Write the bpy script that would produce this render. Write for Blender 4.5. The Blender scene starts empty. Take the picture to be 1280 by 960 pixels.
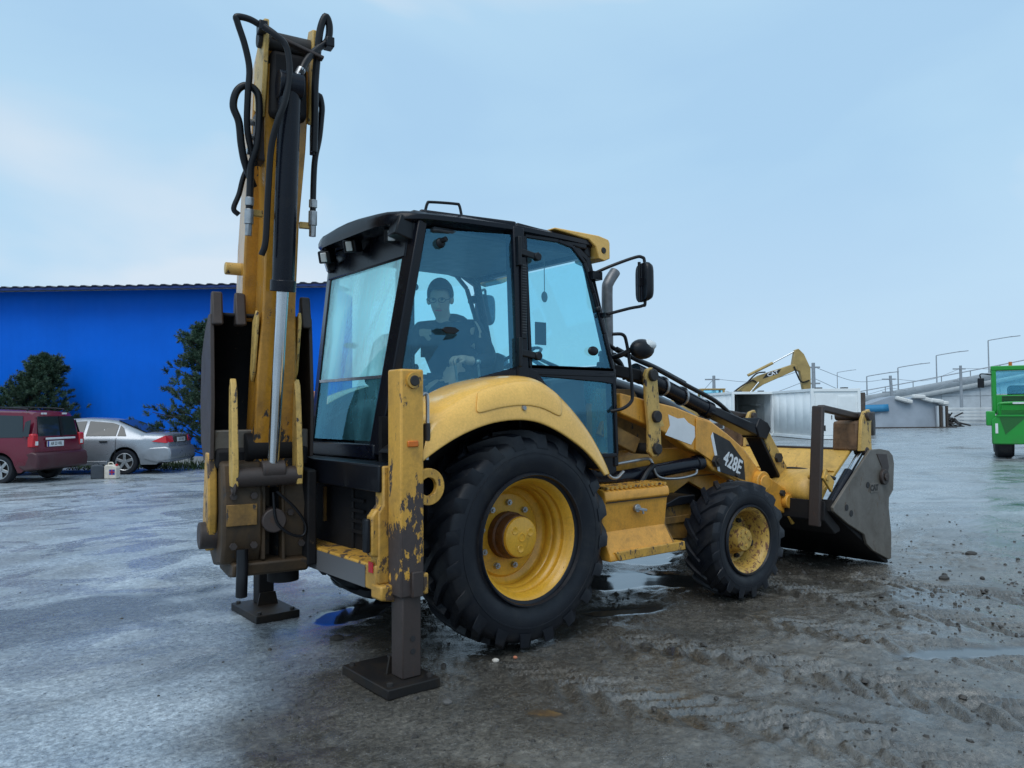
import bpy, bmesh, math, random
import numpy as np
from mathutils import Vector, Matrix
R = math.radians
random.seed(7)
SC = bpy.context.scene
COL = SC.collection

# ------------------------------------------------------------------ camera
CAMPOS = Vector((-3.2159, -4.8805, 1.5265))
TH, PITCH, ROLL, FPX = 0.8990, 0.0349, -0.0070, 967.6
fh = Vector((math.cos(TH), math.sin(TH), 0)); rh = Vector((math.sin(TH), -math.cos(TH), 0)); uz = Vector((0, 0, 1))
fw = fh * math.cos(PITCH) + uz * math.sin(PITCH)
up = -fh * math.sin(PITCH) + uz * math.cos(PITCH)
cr = rh * math.cos(ROLL) + up * math.sin(ROLL)
cu = -rh * math.sin(ROLL) + up * math.cos(ROLL)
cam_d = bpy.data.cameras.new('camera'); cam = bpy.data.objects.new('camera', cam_d); COL.objects.link(cam)
cam_d.sensor_width = 36; cam_d.lens = FPX / 1280 * 36; cam_d.clip_start = 0.05; cam_d.clip_end = 3000
cam.matrix_world = Matrix(((cr.x, cu.x, -fw.x, CAMPOS.x), (cr.y, cu.y, -fw.y, CAMPOS.y), (cr.z, cu.z, -fw.z, CAMPOS.z), (0, 0, 0, 1)))
SC.camera = cam

# ------------------------------------------------------------------ sky, sun, exposure
SUN_EL, SUN_AZ = R(58), R(212)          # azimuth of the sun measured from +X towards +Y
world = bpy.data.worlds.new('World'); SC.world = world; world.use_nodes = True
nt = world.node_tree; nt.nodes.clear()
def wn(t, **k):
    n = nt.nodes.new(t)
    for a, b in k.items(): setattr(n, a, b)
    return n
wo = wn('ShaderNodeOutputWorld'); bg = wn('ShaderNodeBackground')
sky = wn('ShaderNodeTexSky'); sky.sky_type = 'NISHITA'; sky.sun_disc = False
sky.sun_elevation = SUN_EL; sky.sun_rotation = R(90) - SUN_AZ
sky.dust_density = 2.0; sky.air_density = 1.2
sk = wn('ShaderNodeVectorMath', operation='SCALE'); sk.inputs['Scale'].default_value = 0.085
nt.links.new(sky.outputs[0], sk.inputs[0])
tc = wn('ShaderNodeTexCoord')
mp = wn('ShaderNodeMapping'); mp.inputs['Scale'].default_value = (1.0, 1.0, 2.6); mp.inputs['Location'].default_value = (1.3, 4.2, 0.9)
nt.links.new(tc.outputs['Generated'], mp.inputs[0])
nz = wn('ShaderNodeTexNoise'); nz.inputs['Scale'].default_value = 1.6; nz.inputs['Detail'].default_value = 5; nz.inputs['Roughness'].default_value = 0.45
nz.inputs['Distortion'].default_value = 0.5
nt.links.new(mp.outputs[0], nz.inputs['Vector'])
rp = wn('ShaderNodeValToRGB'); e = rp.color_ramp.elements
e[0].position = 0.38; e[0].color = (0.45, 0.70, 0.95, 1)
e[1].position = 0.63; e[1].color = (0.76, 0.87, 0.98, 1)
m_ = e.new(0.52); m_.color = (0.50, 0.755, 0.98, 1)
nt.links.new(nz.outputs[0], rp.inputs[0])
mx = wn('ShaderNodeMix', data_type='RGBA'); mx.inputs[0].default_value = 0.86
nt.links.new(sk.outputs[0], mx.inputs[6]); nt.links.new(rp.outputs[0], mx.inputs[7])
sepz = wn('ShaderNodeSeparateXYZ'); nt.links.new(tc.outputs['Generated'], sepz.inputs[0])
hz = wn('ShaderNodeMapRange'); hz.inputs['From Min'].default_value = 0.30; hz.inputs['From Max'].default_value = -0.02; hz.inputs['To Min'].default_value = 0.0; hz.inputs['To Max'].default_value = 0.55
nt.links.new(sepz.outputs[2], hz.inputs[0])
mh = wn('ShaderNodeMix', data_type='RGBA'); nt.links.new(hz.outputs[0], mh.inputs[0]); nt.links.new(mx.outputs[2], mh.inputs[6]); mh.inputs[7].default_value = (0.63, 0.78, 0.94, 1)
nt.links.new(mh.outputs[2], bg.inputs[0]); bg.inputs[1].default_value = 1.0
nt.links.new(bg.outputs[0], wo.inputs[0])

sd = bpy.data.lights.new('sun', 'SUN'); sun = bpy.data.objects.new('sun', sd); COL.objects.link(sun)
sd.energy = 1.5; sd.angle = R(45); sd.color = (1.0, 0.99, 0.97)
sdir = Vector((math.cos(SUN_AZ) * math.cos(SUN_EL), math.sin(SUN_AZ) * math.cos(SUN_EL), math.sin(SUN_EL)))
sun.rotation_euler = (-sdir).to_track_quat('-Z', 'Y').to_euler(); sun.location = (0, 0, 20)
vs = SC.view_settings; vs.view_transform = 'Standard'; vs.look = 'None'; vs.exposure = 0.0; vs.gamma = 1.0; vs.use_curve_mapping = False
SC.cycles.max_bounces = 8; SC.cycles.transparent_max_bounces = 16; SC.cycles.caustics_reflective = False; SC.cycles.caustics_refractive = False

# ------------------------------------------------------------------ helpers
def V(*a): return Vector(a)
class MB:
    """collects shapes into one mesh"""
    def __init__(s): s.v = []; s.f = []; s.m = []; s.cur = 0
    def add(s, vs, fs):
        o = len(s.v); s.v += [tuple(v) for v in vs]
        s.f += [tuple(i + o for i in f) for f in fs]; s.m += [s.cur] * len(fs); return s
    def mat(s, i): s.cur = i; return s
    def box(s, x0, x1, y0, y1, z0, z1):
        return s.add([(x, y, z) for x in (x0, x1) for y in (y0, y1) for z in (z0, z1)],
                     [(0, 1, 3, 2), (4, 6, 7, 5), (0, 4, 5, 1), (2, 3, 7, 6), (0, 2, 6, 4), (1, 5, 7, 3)])
    def prism(s, prof, ax, a, b):
        n = len(prof)
        def P(q, t):
            if ax == 'y': return (q[0], t, q[1])
            if ax == 'x': return (t, q[0], q[1])
            return (q[0], q[1], t)
        vs = [P(q, a) for q in prof] + [P(q, b) for q in prof]
        fs = [tuple(range(n))[::-1], tuple(range(n, 2 * n))] + [(i, (i + 1) % n, n + (i + 1) % n, n + i) for i in range(n)]
        return s.add(vs, fs)
    def beam(s, p0, p1, w, h, upv=(0, 0, 1), w1=None, h1=None):
        p0, p1 = Vector(p0), Vector(p1); d = (p1 - p0).normalized(); u = Vector(upv)
        sd_ = d.cross(u)
        if sd_.length < 1e-4: sd_ = d.cross(Vector((1, 0, 0)))
        sd_.normalize(); u = sd_.cross(d).normalized(); w1 = w1 or w; h1 = h1 or h; vs = []
        for p, ww, hh in ((p0, w, h), (p1, w1, h1)):
            for a, b in ((-1, -1), (1, -1), (1, 1), (-1, 1)): vs.append(p + sd_ * (a * ww / 2) + u * (b * hh / 2))
        return s.add(vs, [(3, 2, 1, 0), (4, 5, 6, 7), (0, 1, 5, 4), (1, 2, 6, 5), (2, 3, 7, 6), (3, 0, 4, 7)])
    def cyl(s, p0, p1, r0, r1=None, n=20, cap=True):
        p0, p1 = Vector(p0), Vector(p1); r1 = r0 if r1 is None else r1; d = (p1 - p0).normalized()
        a = d.cross(Vector((0, 0, 1)));
        if a.length < 1e-3: a = d.cross(Vector((1, 0, 0)))
        a.normalize(); b = d.cross(a); vs = []
        for p, r_ in ((p0, r0), (p1, r1)):
            for i in range(n):
                t = 2 * math.pi * i / n; vs.append(p + a * (math.cos(t) * r_) + b * (math.sin(t) * r_))
        fs = [(i, (i + 1) % n, n + (i + 1) % n, n + i) for i in range(n)]
        if cap: fs += [tuple(range(n))[::-1], tuple(range(n, 2 * n))]
        return s.add(vs, fs)
    def tube(s, pts, r, n=10, sub=6):
        """smooth tube through points (Catmull-Rom)"""
        P = [Vector(p) for p in pts]; path = []
        if len(P) > 2:
            Q = [P[0] * 2 - P[1]] + P + [P[-1] * 2 - P[-2]]
            for i in range(1, len(Q) - 2):
                for k in range(sub):
                    t = k / sub; a, b, c, d = Q[i - 1], Q[i], Q[i + 1], Q[i + 2]
                    path.append(0.5 * ((2 * b) + (c - a) * t + (2 * a - 5 * b + 4 * c - d) * t * t + (3 * b - 3 * c + d - a) * t ** 3))
            path.append(P[-1])
        else: path = P
        prev = None; vs = []; m = len(path)
        for i, p in enumerate(path):
            d = (path[min(i + 1, m - 1)] - path[max(i - 1, 0)]).normalized()
            if prev is None:
                a = d.cross(Vector((0, 0, 1)))
                if a.length < 1e-3: a = d.cross(Vector((1, 0, 0)))
            else: a = prev - d * prev.dot(d)
            a.normalize(); prev = a; b = d.cross(a)
            for k in range(n):
                t = 2 * math.pi * k / n; vs.append(p + a * (math.cos(t) * r) + b * (math.sin(t) * r))
        fs = [(i * n + k, i * n + (k + 1) % n, (i + 1) * n + (k + 1) % n, (i + 1) * n + k) for i in range(m - 1) for k in range(n)]
        fs += [tuple(range(n))[::-1], tuple(range((m - 1) * n, m * n))]
        return s.add(vs, fs)
    def lathe(s, prof, c=(0, 0, 0), ax='y', n=48, closed=False):
        """prof: (axial, radius) list"""
        vs = []; m = len(prof); c = Vector(c)
        for i in range(n):
            t = 2 * math.pi * i / n; ct, st = math.cos(t), math.sin(t)
            for a, r_ in prof:
                if ax == 'y': vs.append(c + Vector((ct * r_, a, st * r_)))
                elif ax == 'x': vs.append(c + Vector((a, ct * r_, st * r_)))
                else: vs.append(c + Vector((ct * r_, st * r_, a)))
        fs = []
        for i in range(n):
            j = (i + 1) % n
            for k in range(m if closed else m - 1):
                k2 = (k + 1) % m
                fs.append((i * m + k, i * m + k2, j * m + k2, j * m + k))
        return s.add(vs, fs)
    def grid(s, rows):
        """rows of equal-length point lists"""
        n = len(rows[0]); vs = [p for r_ in rows for p in r_]
        return s.add(vs, [(i * n + k, i * n + k + 1, (i + 1) * n + k + 1, (i + 1) * n + k) for i in range(len(rows) - 1) for k in range(n - 1)])
    def ball(s, c, rx, ry=None, rz=None, n=12, m=8):
        ry = ry or rx; rz = rz or rx; vs = []
        for i in range(m + 1):
            a = math.pi * i / m
            for k in range(n):
                t = 2 * math.pi * k / n
                vs.append((c[0] + rx * math.sin(a) * math.cos(t), c[1] + ry * math.sin(a) * math.sin(t), c[2] + rz * math.cos(a)))
        return s.add(vs, [(i * n + k, (i + 1) * n + k, (i + 1) * n + (k + 1) % n, i * n + (k + 1) % n) for i in range(m) for k in range(n)])
    def build(s, name, mats, parent=None, bevel=0.0, smooth=35, seg=2, solid=0.0, loc=None):
        me = bpy.data.meshes.new(name); me.from_pydata(s.v, [], s.f)
        if not isinstance(mats, (list, tuple)): mats = [mats]
        for m in mats: me.materials.append(MAT[m])
        if len(mats) > 1: me.polygons.foreach_set('material_index', s.m)
        bm = bmesh.new(); bm.from_mesh(me)
        bmesh.ops.remove_doubles(bm, verts=bm.verts, dist=1e-5)
        bmesh.ops.recalc_face_normals(bm, faces=bm.faces); bm.to_mesh(me); bm.free()
        if smooth:
            me.polygons.foreach_set('use_smooth', [True] * len(me.polygons)); me.set_sharp_from_angle(angle=R(smooth))
        o = bpy.data.objects.new(name, me); COL.objects.link(o)
        if loc: o.location = loc
        if parent: o.parent = parent
        if solid:
            md = o.modifiers.new('solid', 'SOLIDIFY'); md.thickness = solid; md.offset = 0
        if bevel:
            md = o.modifiers.new('bevel', 'BEVEL'); md.width = bevel; md.segments = seg; md.limit_method = 'ANGLE'; md.angle_limit = R(40)
            md.harden_normals = False
        return o
def tag(o, label=None, cat=None, group=None, kind=None):
    if label: o['label'] = label
    if cat: o['category'] = cat
    if group: o['group'] = group
    if kind: o['kind'] = kind
    return o
def thing(name, label, cat, loc=(0, 0, 0), rz=0, group=None):
    o = bpy.data.objects.new(name, None); COL.objects.link(o); o.empty_display_size = 0.2
    o.location = loc; o.rotation_euler = (0, 0, rz); return tag(o, label, cat, group)
def dup(o, parent, loc=None, mirror=False):
    c = o.copy(); COL.objects.link(c); c.parent = parent
    if loc is not None: c.location = loc
    for ch in o.children: dup(ch, c)
    return c
def text_mesh(name, body, size, mat, parent, M, extrude=0.001, sx=1.0, bold=0.0, align='CENTER'):
    cu_ = bpy.data.curves.new(name, 'FONT'); cu_.body = body; cu_.size = size; cu_.extrude = extrude; cu_.offset = bold
    cu_.align_x = align; cu_.align_y = 'CENTER'; cu_.resolution_u = 3
    t = bpy.data.objects.new(name + '_tmp', cu_); COL.objects.link(t)
    bpy.context.view_layer.update()
    me = bpy.data.meshes.new_from_object(t.evaluated_get(bpy.context.evaluated_depsgraph_get()))
    bpy.data.objects.remove(t); me.materials.clear(); me.materials.append(MAT[mat])
    me.transform(M @ Matrix.Diagonal((sx, 1, 1, 1)))
    o = bpy.data.objects.new(name, me); COL.objects.link(o); o.parent = parent
    return o
def frame_matrix(origin, xdir, ydir):
    x = Vector(xdir).normalized(); z = x.cross(Vector(ydir)).normalized(); y = z.cross(x); o = Vector(origin)
    return Matrix(((x.x, y.x, z.x, o.x), (x.y, y.y, z.y, o.y), (x.z, y.z, z.z, o.z), (0, 0, 0, 1)))
# ------------------------------------------------------------------ materials
MAT = {}
def new_mat(name):
    m = bpy.data.materials.new(name); m.use_nodes = True; MAT[name] = m
    t = m.node_tree; b = t.nodes['Principled BSDF']; return m, t, b
def N(t, typ, ins=None, **k):
    n = t.nodes.new(typ)
    for a, b in k.items(): setattr(n, a, b)
    for a, b in (ins or {}).items(): n.inputs[a].default_value = b
    return n
def ramp(t, src, stops):
    n = N(t, 'ShaderNodeValToRGB'); e = n.color_ramp.elements
    while len(e) < len(stops): e.new(0.5)
    for el, (p, c) in zip(e, stops):
        el.position = p; el.color = (c, c, c, 1) if not isinstance(c, tuple) else (*c, 1)
    t.links.new(src, n.inputs[0]); return n.outputs[0]
def mixc(t, fac, a, b, blend='MIX'):
    n = N(t, 'ShaderNodeMix', data_type='RGBA', blend_type=blend)
    for i, x in ((0, fac), (6, a), (7, b)):
        if hasattr(x, 'is_output'): t.links.new(x, n.inputs[i])
        else: n.inputs[i].default_value = x if not isinstance(x, tuple) else (*x, 1)
    return n.outputs[2]
def noise(t, scale, detail=4, rough=0.55, vec=None, dist=0.0):
    n = N(t, 'ShaderNodeTexNoise', {'Scale': scale, 'Detail': detail, 'Roughness': rough, 'Distortion': dist})
    if vec is not None: t.links.new(vec, n.inputs['Vector'])
    return n.outputs[0]
def coord(t, scale=(1, 1, 1), out='Object'):
    c = N(t, 'ShaderNodeTexCoord'); m = N(t, 'ShaderNodeMapping', {'Scale': scale}); t.links.new(c.outputs[out], m.inputs[0]); return m.outputs[0]
def bump(t, b, h, strength=0.3, dist=0.01):
    n = N(t, 'ShaderNodeBump', {'Strength': strength, 'Distance': dist}); t.links.new(h, n.inputs['Height']); t.links.new(n.outputs[0], b.inputs['Normal'])
def plain(name, col, rough=0.5, metal=0.0, var=0.25, scale=6, bumps=0.0, spec=0.5):
    """one colour with uneven tone, grime and roughness"""
    m, t, b = new_mat(name); c = coord(t)
    n1 = noise(t, scale, 6, 0.6, c); f = ramp(t, n1, [(0.3, 1 - var), (0.72, 1 + var * 0.5)])
    t.links.new(mixc(t, 1.0, col, f, 'MULTIPLY'), b.inputs['Base Color'])
    r_ = ramp(t, noise(t, scale * 2.3, 4, 0.6, c), [(0.25, max(0.03, rough - 0.12)), (0.75, min(1, rough + 0.12))])
    t.links.new(r_, b.inputs['Roughness']); b.inputs['Metallic'].default_value = metal; b.inputs['Specular IOR Level'].default_value = spec
    if bumps: bump(t, b, noise(t, scale * 7, 5, 0.65, c), bumps, 0.004)
    return m
def paint(name, col, rough=0.35, chip=0.0, dirt=0.3, dirtcol=(0.045, 0.035, 0.028), rust=(0.035, 0.026, 0.024), low=None, streak=0.3, chipscale=9):
    """machine paint: fade, dirt, streaks, chips down to rusty steel; low=(z0,z1) heavier wear towards z0"""
    m, t, b = new_mat(name); c = coord(t)
    n1 = noise(t, 2.2, 6, 0.6, c)
    base = mixc(t, ramp(t, n1, [(0.35, 0.0), (0.75, 1.0)]), tuple(x * 0.82 for x in col), tuple(min(1, x * 1.08) for x in col))
    d = ramp(t, noise(t, 4.5, 8, 0.68, c, 0.6), [(0.62 - 0.32 * dirt, 0.0), (0.98 - 0.2 * dirt, 0.85)])
    s_ = ramp(t, noise(t, 1.0, 6, 0.62, coord(t, (26, 26, 1.6))), [(0.5, 0.0), (0.8, streak)])
    col1 = mixc(t, s_, base, tuple(x * 0.35 + y * 0.5 for x, y in zip(col, dirtcol)))
    col2 = mixc(t, d, col1, dirtcol)
    fine = ramp(t, noise(t, 70, 3, 0.7, c), [(0.3, 0.86), (0.7, 1.06)])
    col2 = mixc(t, 1.0, col2, fine, 'MULTIPLY')
    ch = noise(t, chipscale, 9, 0.72, coord(t, (1.5, 1.5, 0.7)), 0.3)
    if low:
        g = N(t, 'ShaderNodeMapRange', {'From Min': low[0], 'From Max': low[1], 'To Min': 0.22, 'To Max': 0.0}); sx = N(t, 'ShaderNodeSeparateXYZ')
        tcn = N(t, 'ShaderNodeTexCoord'); t.links.new(tcn.outputs['Object'], sx.inputs[0]); t.links.new(sx.outputs[2], g.inputs[0])
        ad = N(t, 'ShaderNodeMath', operation='ADD'); t.links.new(ch, ad.inputs[0]); t.links.new(g.outputs[0], ad.inputs[1]); ch = ad.outputs[0]
    cf = ramp(t, ch, [(0.70 - 0.16 * chip, 0.0), (0.715 - 0.16 * chip, 1.0 if chip > 0 else 0.0)])
    rcol = mixc(t, noise(t, 30, 4, 0.6, c), rust, tuple(x * 2.1 for x in rust))
    t.links.new(mixc(t, cf, col2, rcol), b.inputs['Base Color'])
    rr = mixc(t, cf, mixc(t, d, (rough,) * 3, (0.75,) * 3), (0.62,) * 3); t.links.new(rr, b.inputs['Roughness'])
    h = mixc(t, cf, (1.0,) * 3, (0.0,) * 3); hn = mixc(t, 0.25, h, noise(t, 55, 4, 0.6, c)); bump(t, b, hn, 0.25, 0.003)
    if sum(col) < 0.08: b.inputs['Specular IOR Level'].default_value = 0.28
    return m
YEL = (0.80, 0.375, 0.050)
paint('paint_clean', (0.92, 0.53, 0.125), 0.14, 0.0, 0.04, streak=0.10)
paint('paint', YEL, 0.32, 0.25, 0.38)
paint('paint_worn', (0.76, 0.40, 0.065), 0.36, 0.65, 0.35, low=(0.55, 1.20), chipscale=6)
paint('paint_chip', (0.72, 0.39, 0.065), 0.38, 0.95, 0.62, chipscale=8, rust=(0.05, 0.032, 0.022))
paint('paint_boom', (0.60, 0.28, 0.035), 0.14, 0.35, 0.5, low=(1.1, 1.65), rust=(0.02, 0.018, 0.018), streak=0.5)
paint('paint_dirty', (0.42, 0.22, 0.045), 0.5, 0.6, 1.15, dirtcol=(0.026, 0.021, 0.016), rust=(0.025, 0.021, 0.02))
paint('paint_bucket', (0.74, 0.43, 0.085), 0.42, 0.35, 0.34, rust=(0.09, 0.05, 0.025), streak=0.5)
paint('paint_pale', (0.70, 0.44, 0.12), 0.45, 0.75, 0.4, chipscale=14)
paint('rim_yellow', (0.76, 0.40, 0.035), 0.28, 0.12, 0.25, rust=(0.12, 0.05, 0.02), chipscale=5)
paint('rim_rusty', (0.60, 0.37, 0.08), 0.42, 1.0, 0.45, rust=(0.10, 0.042, 0.02), chipscale=30)
paint('black_paint', (0.006, 0.007, 0.011), 0.3, 0.15, 0.2, dirtcol=(0.03, 0.03, 0.03), rust=(0.03, 0.025, 0.022), streak=0.1)
paint('black_cab', (0.005, 0.006, 0.011), 0.27, 0.0, 0.10, dirtcol=(0.016, 0.017, 0.02), streak=0.1)
paint('grimy_black', (0.008, 0.008, 0.010), 0.65, 0.3, 0.6, dirtcol=(0.022, 0.018, 0.015), rust=(0.05, 0.035, 0.02))
paint('rusty_steel', (0.052, 0.037, 0.033), 0.55, 0.6, 0.6, dirtcol=(0.03, 0.025, 0.022), rust=(0.035, 0.02, 0.014), chipscale=11)
paint('worn_steel', (0.15, 0.132, 0.11), 0.34, 0.6, 0.75, dirtcol=(0.06, 0.05, 0.038), rust=(0.07, 0.05, 0.035), chipscale=7, streak=0.5)
paint('pad_steel', (0.014, 0.013, 0.013), 0.5, 0.3, 0.55, dirtcol=(0.055, 0.034, 0.016))
paint('cyl_black', (0.005, 0.007, 0.014), 0.26, 0.0, 0.25, dirtcol=(0.03, 0.028, 0.026))
plain('hose', (0.005, 0.0055, 0.008), 0.40, var=0.3, spec=0.35)
plain('black_plastic', (0.006, 0.007, 0.010), 0.38, var=0.25, spec=0.32)
plain('chrome', (0.62, 0.64, 0.66), 0.16, 1.0, var=0.2, scale=3)
plain('zinc', (0.42, 0.43, 0.44), 0.35, 0.8, var=0.3, scale=20)
plain('orange_lens', (0.72, 0.17, 0.012), 0.25, var=0.2)
plain('red_lens', (0.55, 0.02, 0.03), 0.2, var=0.15)
plain('clear_lens', (0.75, 0.78, 0.78), 0.15, var=0.1)
plain('white_sticker', (0.72, 0.74, 0.76), 0.4, var=0.1)
plain('seat_fabric', (0.02, 0.022, 0.026), 0.8, var=0.3)
plain('cab_grey', (0.055, 0.06, 0.068), 0.6, var=0.2)
plain('console_grey', (0.22, 0.25, 0.26), 0.5, var=0.2)
plain('skin', (0.52, 0.34, 0.26), 0.5, var=0.12)
plain('jacket', (0.014, 0.017, 0.026), 0.8, var=0.3, scale=9)
plain('hair', (0.010, 0.009, 0.009), 0.7, var=0.4, scale=40)
# rubber with dried mud
m, t, b = new_mat('rubber'); c = coord(t)
f = ramp(t, noise(t, 5, 8, 0.66, c, 0.5), [(0.5, 0.0), (0.78, 0.7)])
t.links.new(mixc(t, f, (0.006, 0.008, 0.013), (0.030, 0.029, 0.028)), b.inputs['Base Color'])
t.links.new(ramp(t, noise(t, 9, 5, 0.6, c), [(0.3, 0.34), (0.7, 0.62)]), b.inputs['Roughness']); bump(t, b, noise(t, 45, 5, 0.6, c), 0.18, 0.004); b.inputs['Specular IOR Level'].default_value = 0.36
# glass: thin clear sheet, tinted, hazed by dirt and condensation, blue gloss painting in reflected sky
def glass(name, tint, haze=0.05, dirtcol=(0.5, 0.62, 0.66), fmin=0.045, gcol=(1, 1, 1), grain=0.4):
    m, t, b = new_mat(name); t.nodes.remove(b); out = t.nodes['Material Output']; c = coord(t)
    tr = N(t, 'ShaderNodeBsdfTransparent', {'Color': (*tint, 1)}); gl = N(t, 'ShaderNodeBsdfGlossy', {'Roughness': 0.03, 'Color': (*gcol, 1)})
    df0 = N(t, 'ShaderNodeBsdfDiffuse', {'Color': (*dirtcol, 1)}); tl = N(t, 'ShaderNodeBsdfTranslucent', {'Color': (*dirtcol, 1)}); df = N(t, 'ShaderNodeAddShader'); t.links.new(df0.outputs[0], df.inputs[0]); t.links.new(tl.outputs[0], df.inputs[1])
    lw = N(t, 'ShaderNodeLayerWeight', {'Blend': 0.5}); pw = N(t, 'ShaderNodeMath', operation='POWER'); pw.inputs[1].default_value = 4.0; t.links.new(lw.outputs['Facing'], pw.inputs[0]); fr = N(t, 'ShaderNodeMapRange', {'To Min': fmin, 'To Max': 0.75}); t.links.new(pw.outputs[0], fr.inputs[0]); mxs = N(t, 'ShaderNodeMixShader'); mx2 = N(t, 'ShaderNodeMixShader')
    n1 = noise(t, 2.4, 6, 0.55, coord(t, (1.6, 1.6, 0.35)), 0.3); n2 = noise(t, 40, 3, 0.6, c)
    h = ramp(t, n1, [(0.3, haze * 0.3), (0.75, haze * 1.9)]); ht = mixc(t, ramp(t, n2, [(0.4, 0.0), (0.7, grain)]), h, (haze * 2.2,) * 3)
    t.links.new(ht, mx2.inputs[0]); t.links.new(tr.outputs[0], mx2.inputs[1]); t.links.new(df.outputs[0], mx2.inputs[2])
    t.links.new(fr.outputs[0], mxs.inputs[0]); t.links.new(mx2.outputs[0], mxs.inputs[1]); t.links.new(gl.outputs[0], mxs.inputs[2])
    t.links.new(mxs.outputs[0], out.inputs[0]); return m
glass('cab_glass', (0.70, 0.97, 0.98), 0.035, (0.30, 0.60, 0.75), fmin=0.14, gcol=(0.25, 0.68, 1.0))  # blue gloss tint paints the sky's veil onto the panes
glass('cab_glass_dirty', (0.55, 0.85, 0.88), 0.24, (0.16, 0.50, 0.60), fmin=0.12, gcol=(0.3, 0.7, 0.95), grain=0.15)
glass('cab_glass_fogged', (0.66, 0.94, 0.95), 0.80, (0.42, 0.93, 1.0), grain=0.08)
m, t, b = new_mat('car_glass'); b.inputs['Base Color'].default_value = (0.02, 0.03, 0.035, 1); b.inputs['Roughness'].default_value = 0.06
m, t, b = new_mat('mirror_glass'); b.inputs['Base Color'].default_value = (0.7, 0.72, 0.74, 1); b.inputs['Metallic'].default_value = 1; b.inputs['Roughness'].default_value = 0.05
# background
def carpaint(name, col, rough=0.25, metal=0.0):
    m, t, b = new_mat(name); c = coord(t)
    d = ramp(t, noise(t, 3, 7, 0.65, c), [(0.35, 0.0), (0.8, 0.5)]); g = N(t, 'ShaderNodeSeparateXYZ'); t.links.new(c, g.inputs[0])
    lo = N(t, 'ShaderNodeMapRange', {'From Min': 0.15, 'From Max': 0.75, 'To Min': 0.75, 'To Max': 0.08}); t.links.new(g.outputs[2], lo.inputs[0])
    mu = N(t, 'ShaderNodeMath', operation='MULTIPLY'); t.links.new(d, mu.inputs[0]); t.links.new(lo.outputs[0], mu.inputs[1])
    mu2 = N(t, 'ShaderNodeMath', operation='MULTIPLY'); mu2.inputs[1].default_value = 2.2; mu2.use_clamp = True; t.links.new(mu.outputs[0], mu2.inputs[0])
    t.links.new(mixc(t, mu2.outputs[0], col, (0.07, 0.065, 0.06)), b.inputs['Base Color'])
    t.links.new(mixc(t, mu2.outputs[0], (rough,) * 3, (0.7,) * 3), b.inputs['Roughness']); b.inputs['Metallic'].default_value = metal
carpaint('car_red', (0.13, 0.006, 0.022), 0.2); carpaint('car_silver', (0.33, 0.355, 0.39), 0.26, 0.5); carpaint('car_bumper', (0.055, 0.008, 0.016), 0.4)
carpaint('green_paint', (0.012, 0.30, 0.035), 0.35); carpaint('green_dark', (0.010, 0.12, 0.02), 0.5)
plain('blue_wall', (0.002, 0.15, 0.78), 0.5, var=0.12, scale=0.5, spec=0.12)
plain('roof_sheet', (0.10, 0.11, 0.13), 0.5, var=0.2, scale=2)
plain('container_white', (0.84, 0.87, 0.87), 0.5, var=0.08, scale=1.5)
plain('container_inside', (0.33, 0.34, 0.34), 0.7, var=0.2, scale=1.5)
plain('dark_gap', (0.02, 0.02, 0.022), 0.7)
plain('concrete', (0.48, 0.52, 0.55), 0.85, var=0.18, scale=1.3, bumps=0.2)  # lightened and blued: distance haze put into the colour
plain('concrete_light', (0.60, 0.62, 0.62), 0.85, var=0.2, scale=1.2, bumps=0.2)
plain('tarp_grey', (0.29, 0.33, 0.38), 0.55, var=0.15, scale=1.0)
plain('tarp_blue', (0.03, 0.22, 0.42), 0.5, var=0.15, scale=1.0)
plain('foam_white', (0.70, 0.70, 0.68), 0.8, var=0.2, scale=3, bumps=0.4)
plain('pole_grey', (0.30, 0.33, 0.36), 0.7, var=0.2)
plain('timber_dark', (0.055, 0.042, 0.034), 0.8, var=0.4, scale=4, bumps=0.3)
plain('yellow_far', (0.42, 0.29, 0.10), 0.5, var=0.3, scale=2)
plain('machine_dark', (0.03, 0.027, 0.026), 0.7, var=0.4, scale=3)
plain('white_can', (0.66, 0.60, 0.52), 0.5, var=0.2, scale=8)
plain('dark_can', (0.05, 0.06, 0.075), 0.5, var=0.2, scale=8)
plain('plate_white', (0.70, 0.72, 0.74), 0.35, var=0.08)
plain('ink_black', (0.01, 0.01, 0.012), 0.5, var=0.1)
plain('ink_blue', (0.01, 0.04, 0.30), 0.5, var=0.1)
plain('ink_red', (0.45, 0.015, 0.02), 0.5, var=0.1)
plain('orange_panel', (0.62, 0.22, 0.12), 0.55, var=0.15)
plain('bark', (0.06, 0.045, 0.035), 0.9, var=0.4, scale=8, bumps=0.5)
plain('needles', (0.055, 0.105, 0.062), 0.6, var=0.5, scale=1.6)
plain('grass', (0.05, 0.085, 0.03), 0.8, var=0.4, scale=3)
plain('stone', (0.12, 0.115, 0.11), 0.7, var=0.4, scale=12, bumps=0.5)
plain('mud_clod', (0.05, 0.045, 0.040), 0.55, var=0.4, scale=10, bumps=0.5)

m, t, b = new_mat('reflect_band'); b.inputs['Base Color'].default_value = (0.12, 0.12, 0.125, 1); b.inputs['Roughness'].default_value = 0.45

plain('exhaust_steel', (0.16, 0.16, 0.165), 0.4, 0.7, var=0.5, scale=9)
plain('hub_rust', (0.13, 0.055, 0.022), 0.6, var=0.5, scale=14, bumps=0.4)
plain('rust_block', (0.17, 0.095, 0.05), 0.75, var=0.6, scale=10, bumps=0.4)
plain('eave_blue', (0.004, 0.03, 0.16), 0.6, var=0.15, scale=1.0)
paint('casting_dirt', (0.10, 0.055, 0.020), 0.55, 0.5, 1.25, dirtcol=(0.011, 0.010, 0.009), rust=(0.02, 0.016, 0.014))
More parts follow.
